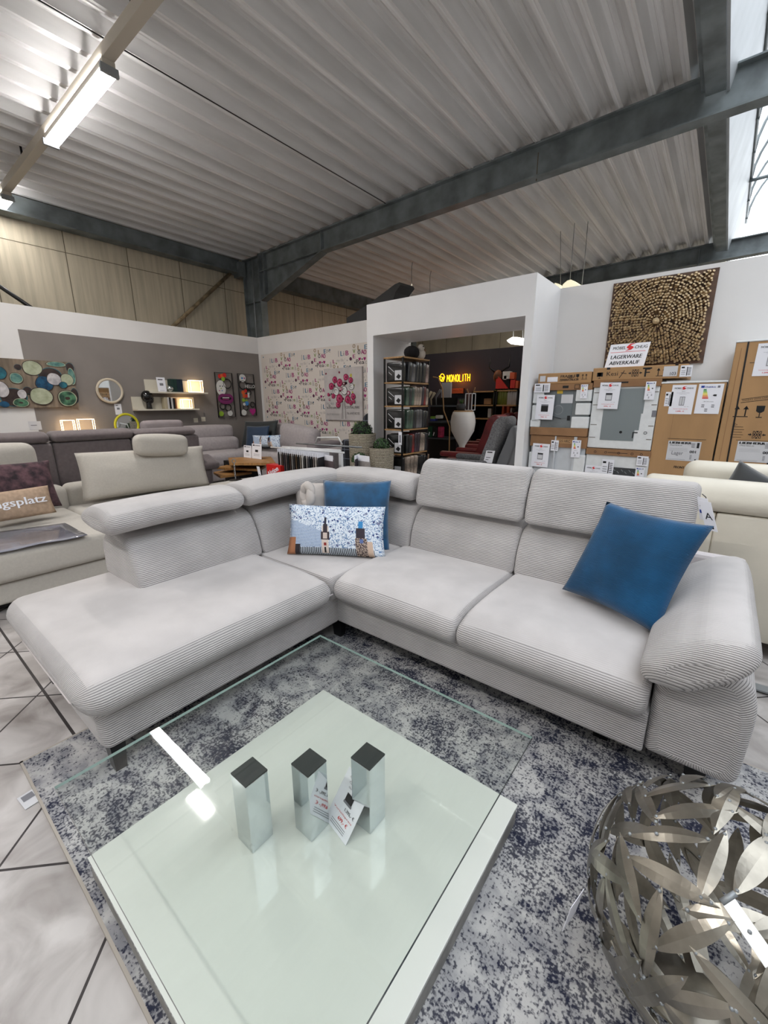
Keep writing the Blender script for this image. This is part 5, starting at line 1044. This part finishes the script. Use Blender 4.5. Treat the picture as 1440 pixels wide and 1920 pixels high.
# store sign
T = thing('stock_sale_sign', 'white sign reading LAGERWARE ABVERKAUF in front of the wood mosaic', 'sign', (-.86, 5.1, 1.747))
SG = 5.1; p00, p10, p11, p01 = [P2(*q, SG) for q in ((1133, 689), (1207, 682), (1218, 641), (1144, 646))]
b = B(); fr = F(b, (p00[0], SG, 1.747), (1, 0, 0), (.12, .18, 1)); w = p10[0]-p00[0]; h = .25; fr.rect(0, 0, w, h, paper, .002, .004); fr.o = fr.o+fr.n*.002
logo(fr, w*.52, h*.78, w*.86, .0006); fr.rect(w*.05, h*.66, w*.93, h*.675, sred); fr.text('LAGERWARE', w*.1, h*.40, h*.15, ink, w=w*.78, bold=.0012); fr.text('ABVERKAUF', w*.1, h*.16, h*.15, ink, w=w*.76, bold=.0012); b.build('sign_board', T)
# wood mosaic
T = thing('wood_mosaic_picture', 'square wall picture of radiating wood stubs above the appliances', 'picture', (-.70, 5.48, 1.75))
walnut = M('walnut_board', (104, 78, 62), .6, var=.2, vscale=5, vstretch=(1, 1, 3)); A0, A1, Z0, Z1 = -1.155, -.245, 1.79, 2.655
b = B(); b.box(A0, A1, 5.475, 5.498, Z0, Z1, walnut); b.build('board', T)
wst = [M('stub_%d' % i, c, .75, var=.25, vscale=30) for i, c in enumerate(((186, 156, 112), (158, 128, 92), (206, 178, 136), (120, 92, 68), (84, 64, 50)))]
endm = M('stub_end', (214, 188, 146), .7, var=.2, vscale=60)
b = B(); rn = random.Random(2); cx, cz = (A0+A1)/2+.0, (Z0+Z1)/2
r = .012; b.tube([(cx, 5.475, cz), (cx, 5.40, cz)], .03, endm, 12); k = 0
while r < .62:
    n = max(16, min(int(2*PI*(r+.03)/.0255), 130)); step = .029 if r > .1 else .03
    for i in range(n):
        a = 2*PI*(i+.5*(k % 2))/n+rn.uniform(-.012, .012); ca, sa = math.cos(a), math.sin(a); rj = r+rn.uniform(-.006, .006); x, z = cx+(rj+.03)*ca, cz+(rj+.03)*sa
        if not (A0+.035 < x < A1-.045 and Z0+.03 < z < Z1-.03): continue
        if rn.random() < .015: continue
        rad = min(.0135, (r+.03)*PI/n*.95)*rn.uniform(.85, 1.1); m_ = rn.choice(wst+wst[:2]+wst[3:]); dr = V(ca, 0, sa)
        p0 = V(x, 5.472, z)-dr*.014; p1 = V(x, 5.472-.04*rn.uniform(.7, 1.1), z)+dr*.016
        o_ = len(b.v); b.tube([p0, p1], rad, m_, 7, cap=False); b.add(b.v[o_+7:o_+14], [tuple(range(7))], endm)
    r += step; k += 1
b.build('wood_stub_mosaic', T, kind='stuff')
# ------------------------------------------------------------------ cream leather sofa seen from behind
cream = M('cream_leather', (220, 213, 197), .42, var=.04, vscale=5, bump=.12, bscale=90)
S5 = thing('cream_leather_sofa', 'cream leather sofa seen from behind at the right edge', 'sofa', (.9, 3.4, 0))
for x0, x1 in ((-.30, .052), (.056, .9), (.904, 1.7)):
    b = B(); b.rbox(x0, x1, 2.93, 3.1, .10, .80, cream, r=.012, n=2, bulge=.006); b.build('back_panel', S5)
b = B(); b.loft([(2.93, .805), (2.9, .86), (2.93, .95), (3.0, .985), (3.1, .97), (3.15, .86), (3.12, .80)], 0, -.32, 1.7, cream, re=.04, rc=.05); b.build('back_roll', S5)
for x0, x1 in ((-.15, .78), (.8, 1.65)):
    b = B(); b.loft([(3.32, .80), (3.32, 1.01), (3.4, 1.045), (3.48, 1.02), (3.48, .80)], 0, x0, x1, cream, re=.07, rc=.05); b.build('headrest', S5)
b = B(); b.rbox(-.3, 1.7, 3.05, 3.9, .12, .46, cream, r=.05); b.build('seat', S5)
b = B(); b.box(.25, 1.3, 2.55, 2.61, .012, .02, steel_l); b.box(.25, 1.3, 2.95, 3.7, .0, .1, steel_l) if 0 else None
b.build('floor_strip', label='grey metal strip lying on the tiles beside the armrest', cat='strip')
for x in (.0, 1.4):
    b = B(); b.box(x-.03, x+.03, 3.0, 3.8, 0, .12, dark); b.build('leg', S5)
pillow('scatter_cushion', yp(1386, 864, 3.22), yp(1490, 925, 3.26), yp(1335, 950, 3.2), yp(1450, 1010, 3.24), .11, M('anthracite_velvet', (52, 54, 56), .55, var=.25, vscale=6, sheen=.6), 'dark grey velvet cushion on the cream leather sofa', 31, .006)
# ------------------------------------------------------------------ bedding rack inside the portal
T = thing('bedding_rack', 'black steel rack with wooden shelves full of bedding in the portal', 'rack', (-3.5, 4.9, 0))
X0, X1, Y0, Y1 = -3.66, -3.34, 4.6, 5.24; LV = [.38, .715, 1.045, 1.355, 1.66, 1.975]
for x in (X0, X1-.02):
    for y in (Y0, Y1-.02): b = B(); b.box(x, x+.02, y, y+.02, 0, 1.98, dark); b.build('post', T)
for z in LV: b = B(); b.box(X0, X1, Y0, Y1, z, z+.018, pine); b.build('shelf_board', T)
plast = {}
for nme, c in (('black', (22, 24, 26)), ('charcoal', (44, 46, 50)), ('sage green', (84, 108, 90)), ('cream', (196, 176, 158)), ('red', (150, 52, 50)), ('rose', (176, 150, 142)), ('grey', (120, 118, 120)), ('plum', (66, 50, 62))):
    plast[nme] = M('wrapped_'+nme, c, .28, var=.5, vscale=9, bump=.7, bscale=14, coat=.8, c2=[q*.55 for q in c])
rn = random.Random(5)
tiers = [('bottom', .38, .70, ['black', 'cream', 'cream', 'cream', 'black', 'charcoal', 'black']), ('second lowest', .715, 1.02, ['black', 'black', 'charcoal', 'red', 'plum', 'plum', 'cream', 'cream', 'charcoal']), ('middle', 1.045, 1.33, ['black', 'sage green', 'sage green', 'charcoal', 'grey', 'grey', 'charcoal', 'black']), ('second highest', 1.355, 1.64, ['black', 'sage green', 'charcoal', 'sage green', 'cream', 'cream', 'cream', 'plum', 'red', 'cream']), ('top', 1.66, 1.955, ['black', 'charcoal', 'grey', 'charcoal', 'black', 'black', 'rose'])]
ordn = ['first', 'second', 'third', 'fourth', 'fifth', 'sixth', 'seventh', 'eighth', 'ninth', 'tenth']
for tn, z0, z1, cs in tiers:
    dy = (Y1-Y0-.05)/len(cs); z0 += .02
    for i, c in enumerate(cs):
        y = Y0+.025+dy*i; h = (z1-z0)*rn.uniform(.86, .97); b = B(); lean = rn.uniform(-.12, -.02) if i else 0
        Tp = thing('bedding_packet', '%s wrapped bedding packet on the %s shelf of the rack, %s from front' % (c, tn, ordn[i]), 'bedding', ((X0+X1)/2, y+dy/2, z0), 'film-wrapped bedding on the rack')
        b.rbox(X0+.03, X1-.012+(.02 if i else -.01), y, y+dy*.9, z0, z0+h, plast[c], r=.014, n=2, bulge=.006, seg=4, R=Matrix.Rotation(lean, 3, 'X'), c=V(0, y+dy/2, z0)); b.build('wrapped_textile', Tp)
        if i == 0:
            b = B(); fr = F(b, (X0+.05, y-.008, z0), (1, 0, 0), (0, 0, 1)); k = .10 if tn in ('top', 'bottom') else .12
            fr.rect(.13, .02, .26, .02+h*.5, paper_dull, .004, .003); fr.poly([(.15, .06), (.2, .03), (.23, .07), (.19, .1)], ink, .0055); fr.line((.02, h*.8), (.12, h*.5), .008, paper_dull, .005); fr.line((.03, h*.5), (.08, h*.35), .006, paper_dull, .005); b.build('insert_card', Tp)
b = B(); a = yp(752, 824, 4.59); fr = F(b, (-3.375, 4.59, 1.0-.14), (1, 0, 0), (0, 0, 1)); fr.rect(-.02, 0, .035, .17, paper, .003, .002); fr.rect(-.005, .03, .02, .13, inkgrey, .004); b.build('price_tag', label='white hanging price tag on the front post of the bedding rack', cat='tag')
# plush panda / penguin like toy on top
T = thing('plush_toy', 'black and white plush toy lying on top of the bedding rack', 'toy', (-3.42, 5.05, 1.995)); b = B()
pw = M('plush_white', (206, 196, 184), .95, bump=.5, bscale=200); pk = M('plush_black', (24, 22, 24), .95, bump=.5, bscale=200)
b.ball((-3.47, 4.98, 2.075), .105, pk, 16, (1, 1.1, .85)); b.ball((-3.42, 5.12, 2.06), .075, pw, 16, (1, .9, 1)); b.ball((-3.40, 5.10, 2.14), .05, pw, 14); b.ball((-3.37, 5.15, 2.11), .02, M('beak_brown', (120, 92, 70), .7), 8); b.ball((-3.35, 5.085, 2.155), .01, pk, 6); b.build('body', T)
# ------------------------------------------------------------------ shop behind the portal
# display unit with pine side
T = thing('accessory_shelf', 'dark shelf unit with curved pine side behind the bedding rack', 'shelf', (-4.3, 7.7, 0))
greyb = M('slate_board', (72, 76, 80), .6)
YS = 7.4; cpx = [(812, 707), (822, 709), (830, 730), (832, 770), (838, 786), (843, 800), (842, 850), (842, 880)]; pts = [yp(x, y_, YS) for x, y_ in cpx]
b = B(); b.tube(pts, .014, pine, 6); b.tube([(p_.x-.5, YS, p_.z) if i else (pts[0].x-.25, YS, p_.z) for i, p_ in enumerate(pts[:2])], .014, pine, 6); b.build('side_edge', T)
xr = pts[-1].x; b = B(); b.box(xr-.8, xr, YS+.02, YS+.5, .0, .2, greyb); b.build('plinth', T)
for py in (760, 790, 821): z = yp(820, py, YS).z; b = B(); b.box(xr-.85, xr-(.12 if py == 760 else .03), YS+.02, YS+.5, z-.03, z, greyb); b.build('shelf_board', T)
b = B(); b.box(xr-.8, xr-.15, YS+.5, YS+.52, 0, yp(820, 745, YS).z, dark); b.build('back_board', T)
goods = [((803, 760), (811, 734), 'cream', 'pale wooden utensil standing on the accessory shelf, leftmost'), ((809, 760), (817, 736), 'cream', 'pale wooden utensil standing on the accessory shelf, right of the first'), ((818, 759), (828, 731), 'grey', 'grey board leaning on the accessory shelf')]
for (a0, c0), (a1, c1), m_, lab in goods:
    q0, q1 = yp(a0, c0, 7.450), yp(a1, c1, 7.450); b = B(); b.tube([(q0.x, 7.450, q0.z), (q0.x-.02, 7.460, (q0.z+q1.z)/2), (q1.x-.04, 7.480, q1.z)], [.012, .02, .03], bk[5] if m_ == 'cream' else M('board_grey', (98, 98, 100), .5), 8); b.build('kitchen_utensil', label=lab, cat='utensil')
for i, (px, py, c, lab) in enumerate(((813, 787, (120, 160, 60), 'green and white shoe-like item on the accessory shelf'), (823, 785, (210, 210, 200), 'white round tin on the accessory shelf'), (813, 790, (60, 70, 150), 'small blue pack on the accessory shelf'))):
    q0 = yp(px, py, 7.500); b = B(); b.rbox(q0.x-.06, q0.x+.06, 7.450, 7.580, q0.z, q0.z+.07, M('pack_%d' % i, c, .5), r=.02, n=3, seg=3); b.build('small_pack', label=lab, cat='pack')
q0 = yp(817, 820, 7.450)
for dx, c, lab in ((-.13, (24, 84, 52), 'dark green tote bag on the accessory shelf'), (-.02, (24, 28, 26), 'black tote bag with white print on the accessory shelf'), (.11, (206, 62, 104), 'pink tote bag on the accessory shelf')):
    b = B(); b.rbox(q0.x+dx-.055, q0.x+dx+.055, 7.420, 7.520, q0.z, q0.z+.22, M('tote_'+str(dx), c, .6, var=.3, vscale=12), r=.02, n=3, seg=3); fr = F(b, (q0.x+dx, 7.418, q0.z), (1, 0, 0), (0, 0, 1))
    if dx < .1: fr.poly([(-.03, .04), (-.01, .03), (.01, .1), (-.01, .11)], paper)
    b.build('tote_bag', label=lab, cat='bag')
# vase goblet
T = thing('white_goblet_planter', 'tall white goblet-shaped planter in the middle of the portal', 'planter', (-3.65, 7.0, 0)); Yv = 7.0
vw = M('white_ceramic', (222, 218, 212), .35); c = yp(869, 772, Yv); zc = lambda py: yp(869, py, Yv).z; rr = lambda a0, a1, py: (yp(a1, py, Yv).x-yp(a0, py, Yv).x)/2*.93
b = B(); zt = zc(772); b.lathe([(.22, 0), (.16, .03), (.05, .12), (.045, zc(843)), (.06, zc(835)), (rr(857, 882, 823), zc(823)), (rr(849, 890, 808), zc(808)), (rr(846, 891, 792), zc(792)), (rr(848, 890, 780), zc(780)), (rr(850, 887, 772), zt), (rr(850, 887, 772)*.9, zt), (.0, zt-.05)], (c.x, Yv, 0), vw, 36); b.build('goblet', T)
b = B(); b.lathe([(0, 0), (.17, 0), (.17, .02), (0, .02)], (c.x, Yv, zt), pine, 24); b.build('wooden_tray', label='round wooden tray on the white goblet planter', cat='tray')
b = B(); b.lathe([(.07, 0), (.09, .05), (.075, .12), (.06, .12)], (c.x-.05, Yv, zt+.022), M('pot_grey', (60, 60, 62), .6), 20)
rn = random.Random(3)
for i in range(60): a = rn.uniform(0, 6.28); b.tube([(c.x-.05, Yv, zt+.12), (c.x-.05+.07*math.cos(a)*rn.random(), Yv+.07*math.sin(a)*rn.random(), zt+.2+rn.uniform(-.02, .03))], [.004, .001], M('grass_green', (66, 96, 48), .7) if i == 0 else MATS['grass_green'], 4)
b.build('potted_grass', label='small dark pot with green grass on the wooden tray', cat='plant')
T = thing('white_lantern', 'white open lantern beside the potted grass on the tray', 'lantern', (c.x+.08, Yv+.03, zt+.022)); b = B(); x0, y0, z0 = c.x+.02, Yv+.0, zt+.022
for dx in (0, .13):
    for dy in (0, .13): b.box(x0+dx, x0+dx+.012, y0+dy, y0+dy+.012, z0, z0+.3, wm)
for z in (z0, z0+.29): b.box(x0, x0+.142, y0, y0+.012, z, z+.012, wm); b.box(x0, x0+.142, y0+.13, y0+.142, z, z+.012, wm); b.box(x0, x0+.012, y0, y0+.142, z, z+.012, wm); b.box(x0+.13, x0+.142, y0, y0+.142, z, z+.012, wm)
b.build('lantern_frame', T); b = B(); b.tube([(x0+.03, y0+.07, z0+.3), (x0+.0, y0+.06, z0+.38)], .008, pine, 6); b.tube([(x0+.12, y0+.07, z0+.3), (x0+.16, y0+.06, z0+.4)], .008, pine, 6); b.build('wooden_handles', T)
# recliners
leather_r = M('red_leather', (112, 30, 32), .45, var=.2, vscale=6, bump=.15, bscale=60); mel = M('melange_grey', (128, 128, 130), .9, var=.3, vscale=60, bump=.3, bscale=300); shell_g = M('smooth_grey', (112, 114, 118), .6)
def recliner(name, lab, m, m2, loc, rot):
    """faces local -x"""
    T = thing(name, lab, 'armchair', (0, 0, 0), 'swivel recliners'); WL[T.name] = V(0, 0, 0)
    b = B(); b.loft([(-.55, .38), (-.55, .50), (-.4, .53), (.1, .46), (.12, .36)], 1, -.26, .26, m, re=.05, rc=.05); b.build('seat', T)
    bk_ = [(.02, .42), (.12, .75), (.22, 1.0), (.27, 1.17), (.33, 1.24), (.42, 1.22), (.43, 1.12), (.37, .95), (.27, .7), (.20, .40)]
    b = B(); b.loft(bk_, 1, -.27, .27, m, re=.06, rc=.05, fn=lambda P: P+V(.05*(P.y/.27)**2*-1, 0, 0)); b.build('backrest', T)
    b = B(); b.loft([(.21, .42), (.30, .7), (.40, .95), (.46, 1.12), (.49, 1.10), (.52, .9), (.44, .6), (.30, .38)], 1, -.22, .22, m2, re=.04, rc=.04); b.build('back_shell', T)
    for s_ in (-1, 1):
        b = B(); b.rbox(-.52, .18, s_*.33-.055, s_*.33+.055, .56, .65, m, r=.04); b.box(-.1, .0, s_*.33-.02, s_*.33+.02, .3, .58, dark); b.build('armrest', T)
    b = B(); b.lathe([(.33, 0), (.33, .02), (.06, .05), (.035, .08), (.035, .36)], (-.1, 0, 0), chrome, 28); b.build('swivel_base', T)
    T.location = loc; T.rotation_euler.z = rot; return T
g = recliner('recliner', 'grey melange swivel recliner nearest the portal opening', mel, shell_g, (-2.62, 5.55, 0), .12)
b = B(); fr = F(b, (.02+.10, -.285, .62), (1, 0, 0), (.2, 0, 1)); fr.rect(0, 0, .12, .17, paper, .004, .003); fr.rect(.02, .14, .09, .155, ink, .005); fr.rect(.02, .07, .08, .08, inkgrey, .005); fr.rect(.02, .04, .06, .05, inkgrey, .005); b.v = [q_ for q_ in b.v]; b.build('price_sheet', g)
r1 = recliner('recliner', 'red leather swivel recliner between the grey one and the goblet planter', leather_r, leather_r, (-3.08, 6.36, 0), .1)
dup(r1, (-3.5, 7.75, 0), .25, 'second red leather recliner just behind the first red one', 'swivel recliners')
dup(r1, (-3.6, 8.75, 0), -.1, 'dark red recliner deepest in the shop by the right jamb', 'swivel recliners')
# neon sign
T = thing('neon_sign', 'glowing orange-yellow neon sign reading MONOLITH on the navy wall', 'sign', (-5.6, 10.15, 1.9)); YN = 10.188
a0 = yp(838, 716, YN); a1 = yp(883, 716, YN); zb = yp(838, 716, YN).z; zt_ = yp(883, 701, YN).z
vs, fs, x0_, x1_, _, _ = text_geo('MONOLITH')
def stroke(pl, x, z, w, h): 
    b = B(); b.tube([(x+u_*w, YN, z+v_*h) for u_, v_ in pl], .009, neon_m, 6); return b
LET = {'M': [(0, 0), (0, 1), (.5, .4), (1, 1), (1, 0)], 'O': [(.5+.5*math.cos(t), .5+.5*math.sin(t)) for t in [2*PI*i/16 for i in range(17)]], 'N': [(0, 0), (0, 1), (1, 0), (1, 1)], 'L': [(0, 1), (0, 0), (1, 0)], 'I': [(.5, 0), (.5, 1)], 'T': [(0, 1), (.5, 1), (.5, 0), (.5, 1), (1, 1)]}
wd = (a1.x-a0.x)/8; hh = zt_-zb; x = a0.x; allb = B()
for chh in 'MONOLITH':
    ww = wd*.72 if chh != 'I' else wd*.3
    if chh == 'H':
        for pl in ([(0, 0), (0, 1)], [(1, 0), (1, 1)], [(0, .5), (1, .5)]): q_ = stroke(pl, x, zb, ww, hh); allb.add(q_.v, q_.f, neon_m, True)
    else: q_ = stroke(LET[chh], x, zb, ww, hh); allb.add(q_.v, q_.f, neon_m, True)
    x += ww+wd*.32
allb.build('letters', T)
b = B(); ec = yp(829, 708, YN); R_ = hh*.55
b.tube([(ec.x+R_*.7*math.cos(t), YN, ec.z+R_*math.sin(t)) for t in [PI*1.9*i/20-.6 for i in range(21)]], .009, neon_m, 6); b.tube([(ec.x-R_, YN, ec.z+R_*.4), (ec.x+R_*.2, YN, ec.z), (ec.x+R_*.5, YN, ec.z-R_)], .009, neon_m, 6); b.tube([(ec.x-R_*.2, YN, ec.z-R_*.9), (ec.x+R_*.1, YN, ec.z-.1*R_), (ec.x+R_*.9, YN, ec.z+R_*.2)], .009, neon_m, 6); b.build('emblem', T)
d = bpy.data.lights.new('neon_glow', 'POINT'); d.energy = 9; d.color = (1, .25, .04); d.shadow_soft_size = 0; o = bpy.data.objects.new('neon_glow', d); COL.objects.link(o); o.location = (-5.55, 9.95, 2.0)
b = B(); q0, q1 = yp(840, 738, 10.1), yp(868, 728, 10.1); b.box(q0.x, q1.x, 10.12, 10.199, q0.z, q1.z, M('engraved_wood', (92, 48, 26), .6)); fr = F(b, (q0.x, 10.12, q0.z), (1, 0, 0), (0, 0, 1)); fr.text('MONOLITH', .05, .05, (q1.z-q0.z)*.4, M('engraving', (40, 18, 10), .7), w=(q1.x-q0.x)*.8); b.build('wooden_sign', label='dim wooden board reading MONOLITH under the neon sign', cat='sign')
# shop racks along the navy wall
def rack(px0, px1, pyt, pys, Y, lab):
    a0, a1 = yp(px0, pyt, Y).x, yp(px1, pyt, Y).x; zt = yp((px0+px1)/2, pyt, Y).z; T = thing('shop_rack', lab, 'rack', ((a0+a1)/2, Y+.2, 0), 'dark shop racks'); b = B()
    for x in (a0, a1-.03): b.box(x, x+.03, Y, Y+.4, 0, zt, dark)
    b.box(a0, a1, Y+.38, Y+.4, 0, zt, black); b.build('frame', T)
    zs = [yp((px0+px1)/2, q, Y).z for q in pys]
    for z in zs: b = B(); b.box(a0, a1, Y, Y+.4, z-.03, z, pine); b.build('shelf_board', T)
    return a0, a1, zs
r1_ = rack(885, 928, 733, (733, 759, 784), 9.2, 'dark shop rack left of the bottle rack under the navy wall'); r2_ = rack(930, 972, 731, (731, 759, 784), 9.2, 'dark shop rack holding bottles and red packs beside the right jamb')
bot_g = M('bottle_olive', (132, 138, 62), .4); bot_w = M('bottle_white', (210, 206, 202), .4); bot_k = M('cap_black', (24, 24, 26), .4); box_y = M('box_yellow', (196, 140, 40), .5); box_r = M('box_red', (198, 46, 38), .5); box_o = M('box_orange', (206, 92, 56), .5)
def bottle(x, Y, z, r, h, m, lab):
    T = thing('sauce_bottle', lab, 'bottle', (x, Y, z), 'bottles on the shop rack'); b = B(); b.lathe([(r, 0), (r, h*.75), (r*.5, h*.85), (r*.5, h*.9)], (x, Y, z), m, 10); b.build('bottle_body', T); b = B(); b.lathe([(r*.6, 0), (r*.6, h*.1), (0, h*.1)], (x, Y, z+h*.9), bot_k, 8); b.build('cap', T)
zq = r2_[2][1]; xs = [yp(px, 759, 9.25).x for px in (926, 931, 936, 941, 946)]
for i, x in enumerate(xs): bottle(x, 9.3, zq, .05, .36, bot_g, 'olive bottle on the right shop rack, %s from the left' % ordn[i])
for i, px in enumerate((952, 957, 962, 966)): bottle(yp(px, 759, 9.25).x, 9.3, zq, .045, .34, bot_w, 'white labelled bottle on the right shop rack, %s of the white ones' % ordn[i])
def pack(px0, px1, py0, py1, Y, m, lab, t=.2):
    a0, a1 = yp(px0, py0, Y), yp(px1, py1, Y); b = B(); b.box(a0.x, a1.x, Y, Y+t, a0.z, a1.z, m); b.build('product_box', label=lab, cat='box', bevel=.004)
pack(907, 921, 758, 747, 9.25, card_d, 'brown wooden crate on the left shop rack'); pack(923, 931, 784, 761, 9.25, box_y, 'tall yellow box standing in the shop rack'); pack(940, 945, 784, 762, 9.25, box_o, 'dark orange box right of the yellow one'); pack(949, 955, 780, 762, 9.25, box_o, 'bright orange box near the right jamb'); pack(956, 960, 780, 765, 9.25, bot_w, 'white and blue pack beside the bright orange box')
b = B(); Y = 9.22; q0, q1 = yp(929, 729, Y), yp(952, 729, Y); h = .33; b.prism([(q0.x, q0.z), (q1.x, q0.z), (q0.x, q0.z+.32)], 1, Y, Y+.05, box_r); b.box(q0.x, q1.x, Y+.06, Y+.35, q0.z, q0.z+.34, black); b.build('red_display_box', label='black display box with red triangle on the shop rack', cat='box')
for i, (a, c, t_, b__, m_, lab) in enumerate(((942, 957, 711, 696, bot_w, 'white printed pack on top of the black display box'), (944, 950, 712, 704, bot_w, 'small white pack in front of the white printed pack'), (956, 966, 728, 712, box_r, 'red bottle pack right of the black display box'), (955, 965, 711, 698, box_o, 'orange pack stacked above the red bottle pack'), (966, 972, 728, 714, box_o, 'orange pack beside the right jamb'))): pack(a, c, t_, b__, 9.24, m_, lab, .12)
b = B(); q0 = yp(934, 706, 9.3); hide = M('carved_wood', (128, 74, 40), .6, var=.4, vscale=8); b.ball(q0, .13, hide, 14, (.8, .7, 1.1)); b.tube([q0+V(-.08, 0, .1), q0+V(-.22, 0, .2), q0+V(-.2, 0, .42)], [.03, .02, .005], dark, 6); b.tube([q0+V(.08, 0, .1), q0+V(.24, 0, .2), q0+V(.26, 0, .45)], [.03, .02, .005], dark, 6); b.build('carved_head', label='brown carved horned head on the shop rack', cat='ornament')
pack(914, 921, 783, 766, 9.25, bot_w, 'white and blue figure-like pack above the red recliner', .1)
b = B(); q0 = yp(836, 717, 8.0); b.box(q0.x-.1, q0.x+.12, 8.0, 8.05, .0, q0.z, M('white_column', (190, 188, 190), .6)); fr = F(b, (q0.x-.1, 8.0, 0), (1, 0, 0), (0, 0, 1)); z = yp(836, 754, 8).z; fr.rect(0, z-.25, .22, z, black, .002); b.build('banner_column', label='narrow white and black display column behind the curved pine side', cat='display')
# dark kamado-like grills left of goblet (background clutter)
b = B(); q0 = yp(850, 765, 8.3); b.ball(V(q0.x-.1, 8.3, q0.z-.05), .22, M('dried_brown', (70, 46, 34), .8, var=.6, vscale=20), 12, (.8, .8, 1.2)); b.lathe([(.16, 0), (.2, q0.z-.3)], (q0.x-.1, 8.3, 0), dark, 16); b.build('dried_arrangement', label='dark brown dried arrangement on a stand left of the lantern', cat='ornament')
# ------------------------------------------------------------------ pendants
def pendant(name, lab, Y, pl, wires, mat, en=0):
    pts = [yp(px, py, Y) for px, py in pl]; c = sum(pts, V(0, 0, 0))/len(pts); T = thing(name, lab, 'lamp', (c.x, Y, c.z), 'leaf shaped pendant lamps'); b = B()
    n = len(pts); vs = [p_+V(0, -.0, 0) for p_ in pts]+[p_+V(0, .42, .02) for p_ in pts]; b.add(vs, [tuple(range(n)), tuple(range(n, 2*n))[::-1]]+[(i, i+n, (i+1) % n+n, (i+1) % n) for i in range(n)], mat); b.fixn = True; b.build('shade', T, bevel=.01)
    for w_ in wires: b = B(); b.tube([yp(px, py, Y)+V(0, .2, 0) for px, py in w_], .006, steel_l, 5); b.build('suspension_wire', T)
    if en: a = area_light('pendant_light', (c.x, Y-.1, c.z-.1), .3, .3, en, (1, .95, .88))
pendant('pendant_lamp', 'cream leaf pendant lamp showing above the white portal corner', 8.5, [(1053, 540), (1055, 533), (1063, 526), (1070, 524), (1079, 528), (1086, 533), (1086, 542)], [[(1062, 530), (1067, 470), (1072, 405)], [(1085, 534), (1091, 480), (1097, 408)]], shade_m)
pendant('pendant_lamp', 'small cream lamp end left of the leaf pendant', 8.7, [(1038, 534), (1040, 530), (1047, 532), (1051, 537), (1050, 541)], [[(1045, 532), (1045, 420)]], shade_m)
pendant('pendant_lamp', 'bright white leaf pendant lamp glowing inside the portal', 11.2, [(952, 641), (950, 638), (960, 632), (970, 632), (981, 637), (980, 642), (970, 646), (958, 645)], [[(957, 634), (957, 530)], [(975, 634), (975, 530)]], lampw_m, 60)
b = B(); b.tube([yp(771, 600, 8.5), yp(772, 500, 8.5), yp(774, 486, 8.5)], .008, steel_l, 5); b.build('suspension_wire', label='left of two hanging wires above the portal', cat='wire', group='hanging wires above the portal')
b = B(); b.tube([yp(806, 600, 9.4), yp(806, 520, 9.4), yp(809, 505, 9.4)], .008, steel_l, 5); b.build('suspension_wire', label='right of two hanging wires above the portal', cat='wire', group='hanging wires above the portal')
# dark folded sail above the wallpaper wall
b = B(); pl = [(634, 612), (650, 596), (690, 571), (740, 533), (749, 529), (751, 534), (741, 548), (736, 566), (700, 590), (688, 612)]; Y = 5.9
pv = [yp(x, y_, Y) for x, y_ in pl]; pv[0].z = pv[9].z = 0
b.add(pv+[q_+V(.03, .35, 0) for q_ in pv], [tuple(range(10)), tuple(range(10, 20))[::-1]]+[(i, i+10, (i+1) % 10+10, (i+1) % 10) for i in range(10)], M('dark_sail', (62, 62, 62), .8)); b.fixn = True; b.build('dark_sail', label='dark grey angular panel rising behind the wallpapered wall', cat='panel')
area_light('rear_hall_fill', (-5.5, 8.6, 4.0), 1.5, .2, 30, (1, .85, .66))  # both rear lights are added fill, no lamp hangs there
area_light('rear_hall_fill', (-1.0, 8.2, 4.0), 1.5, .2, 35, (1, .9, .78))
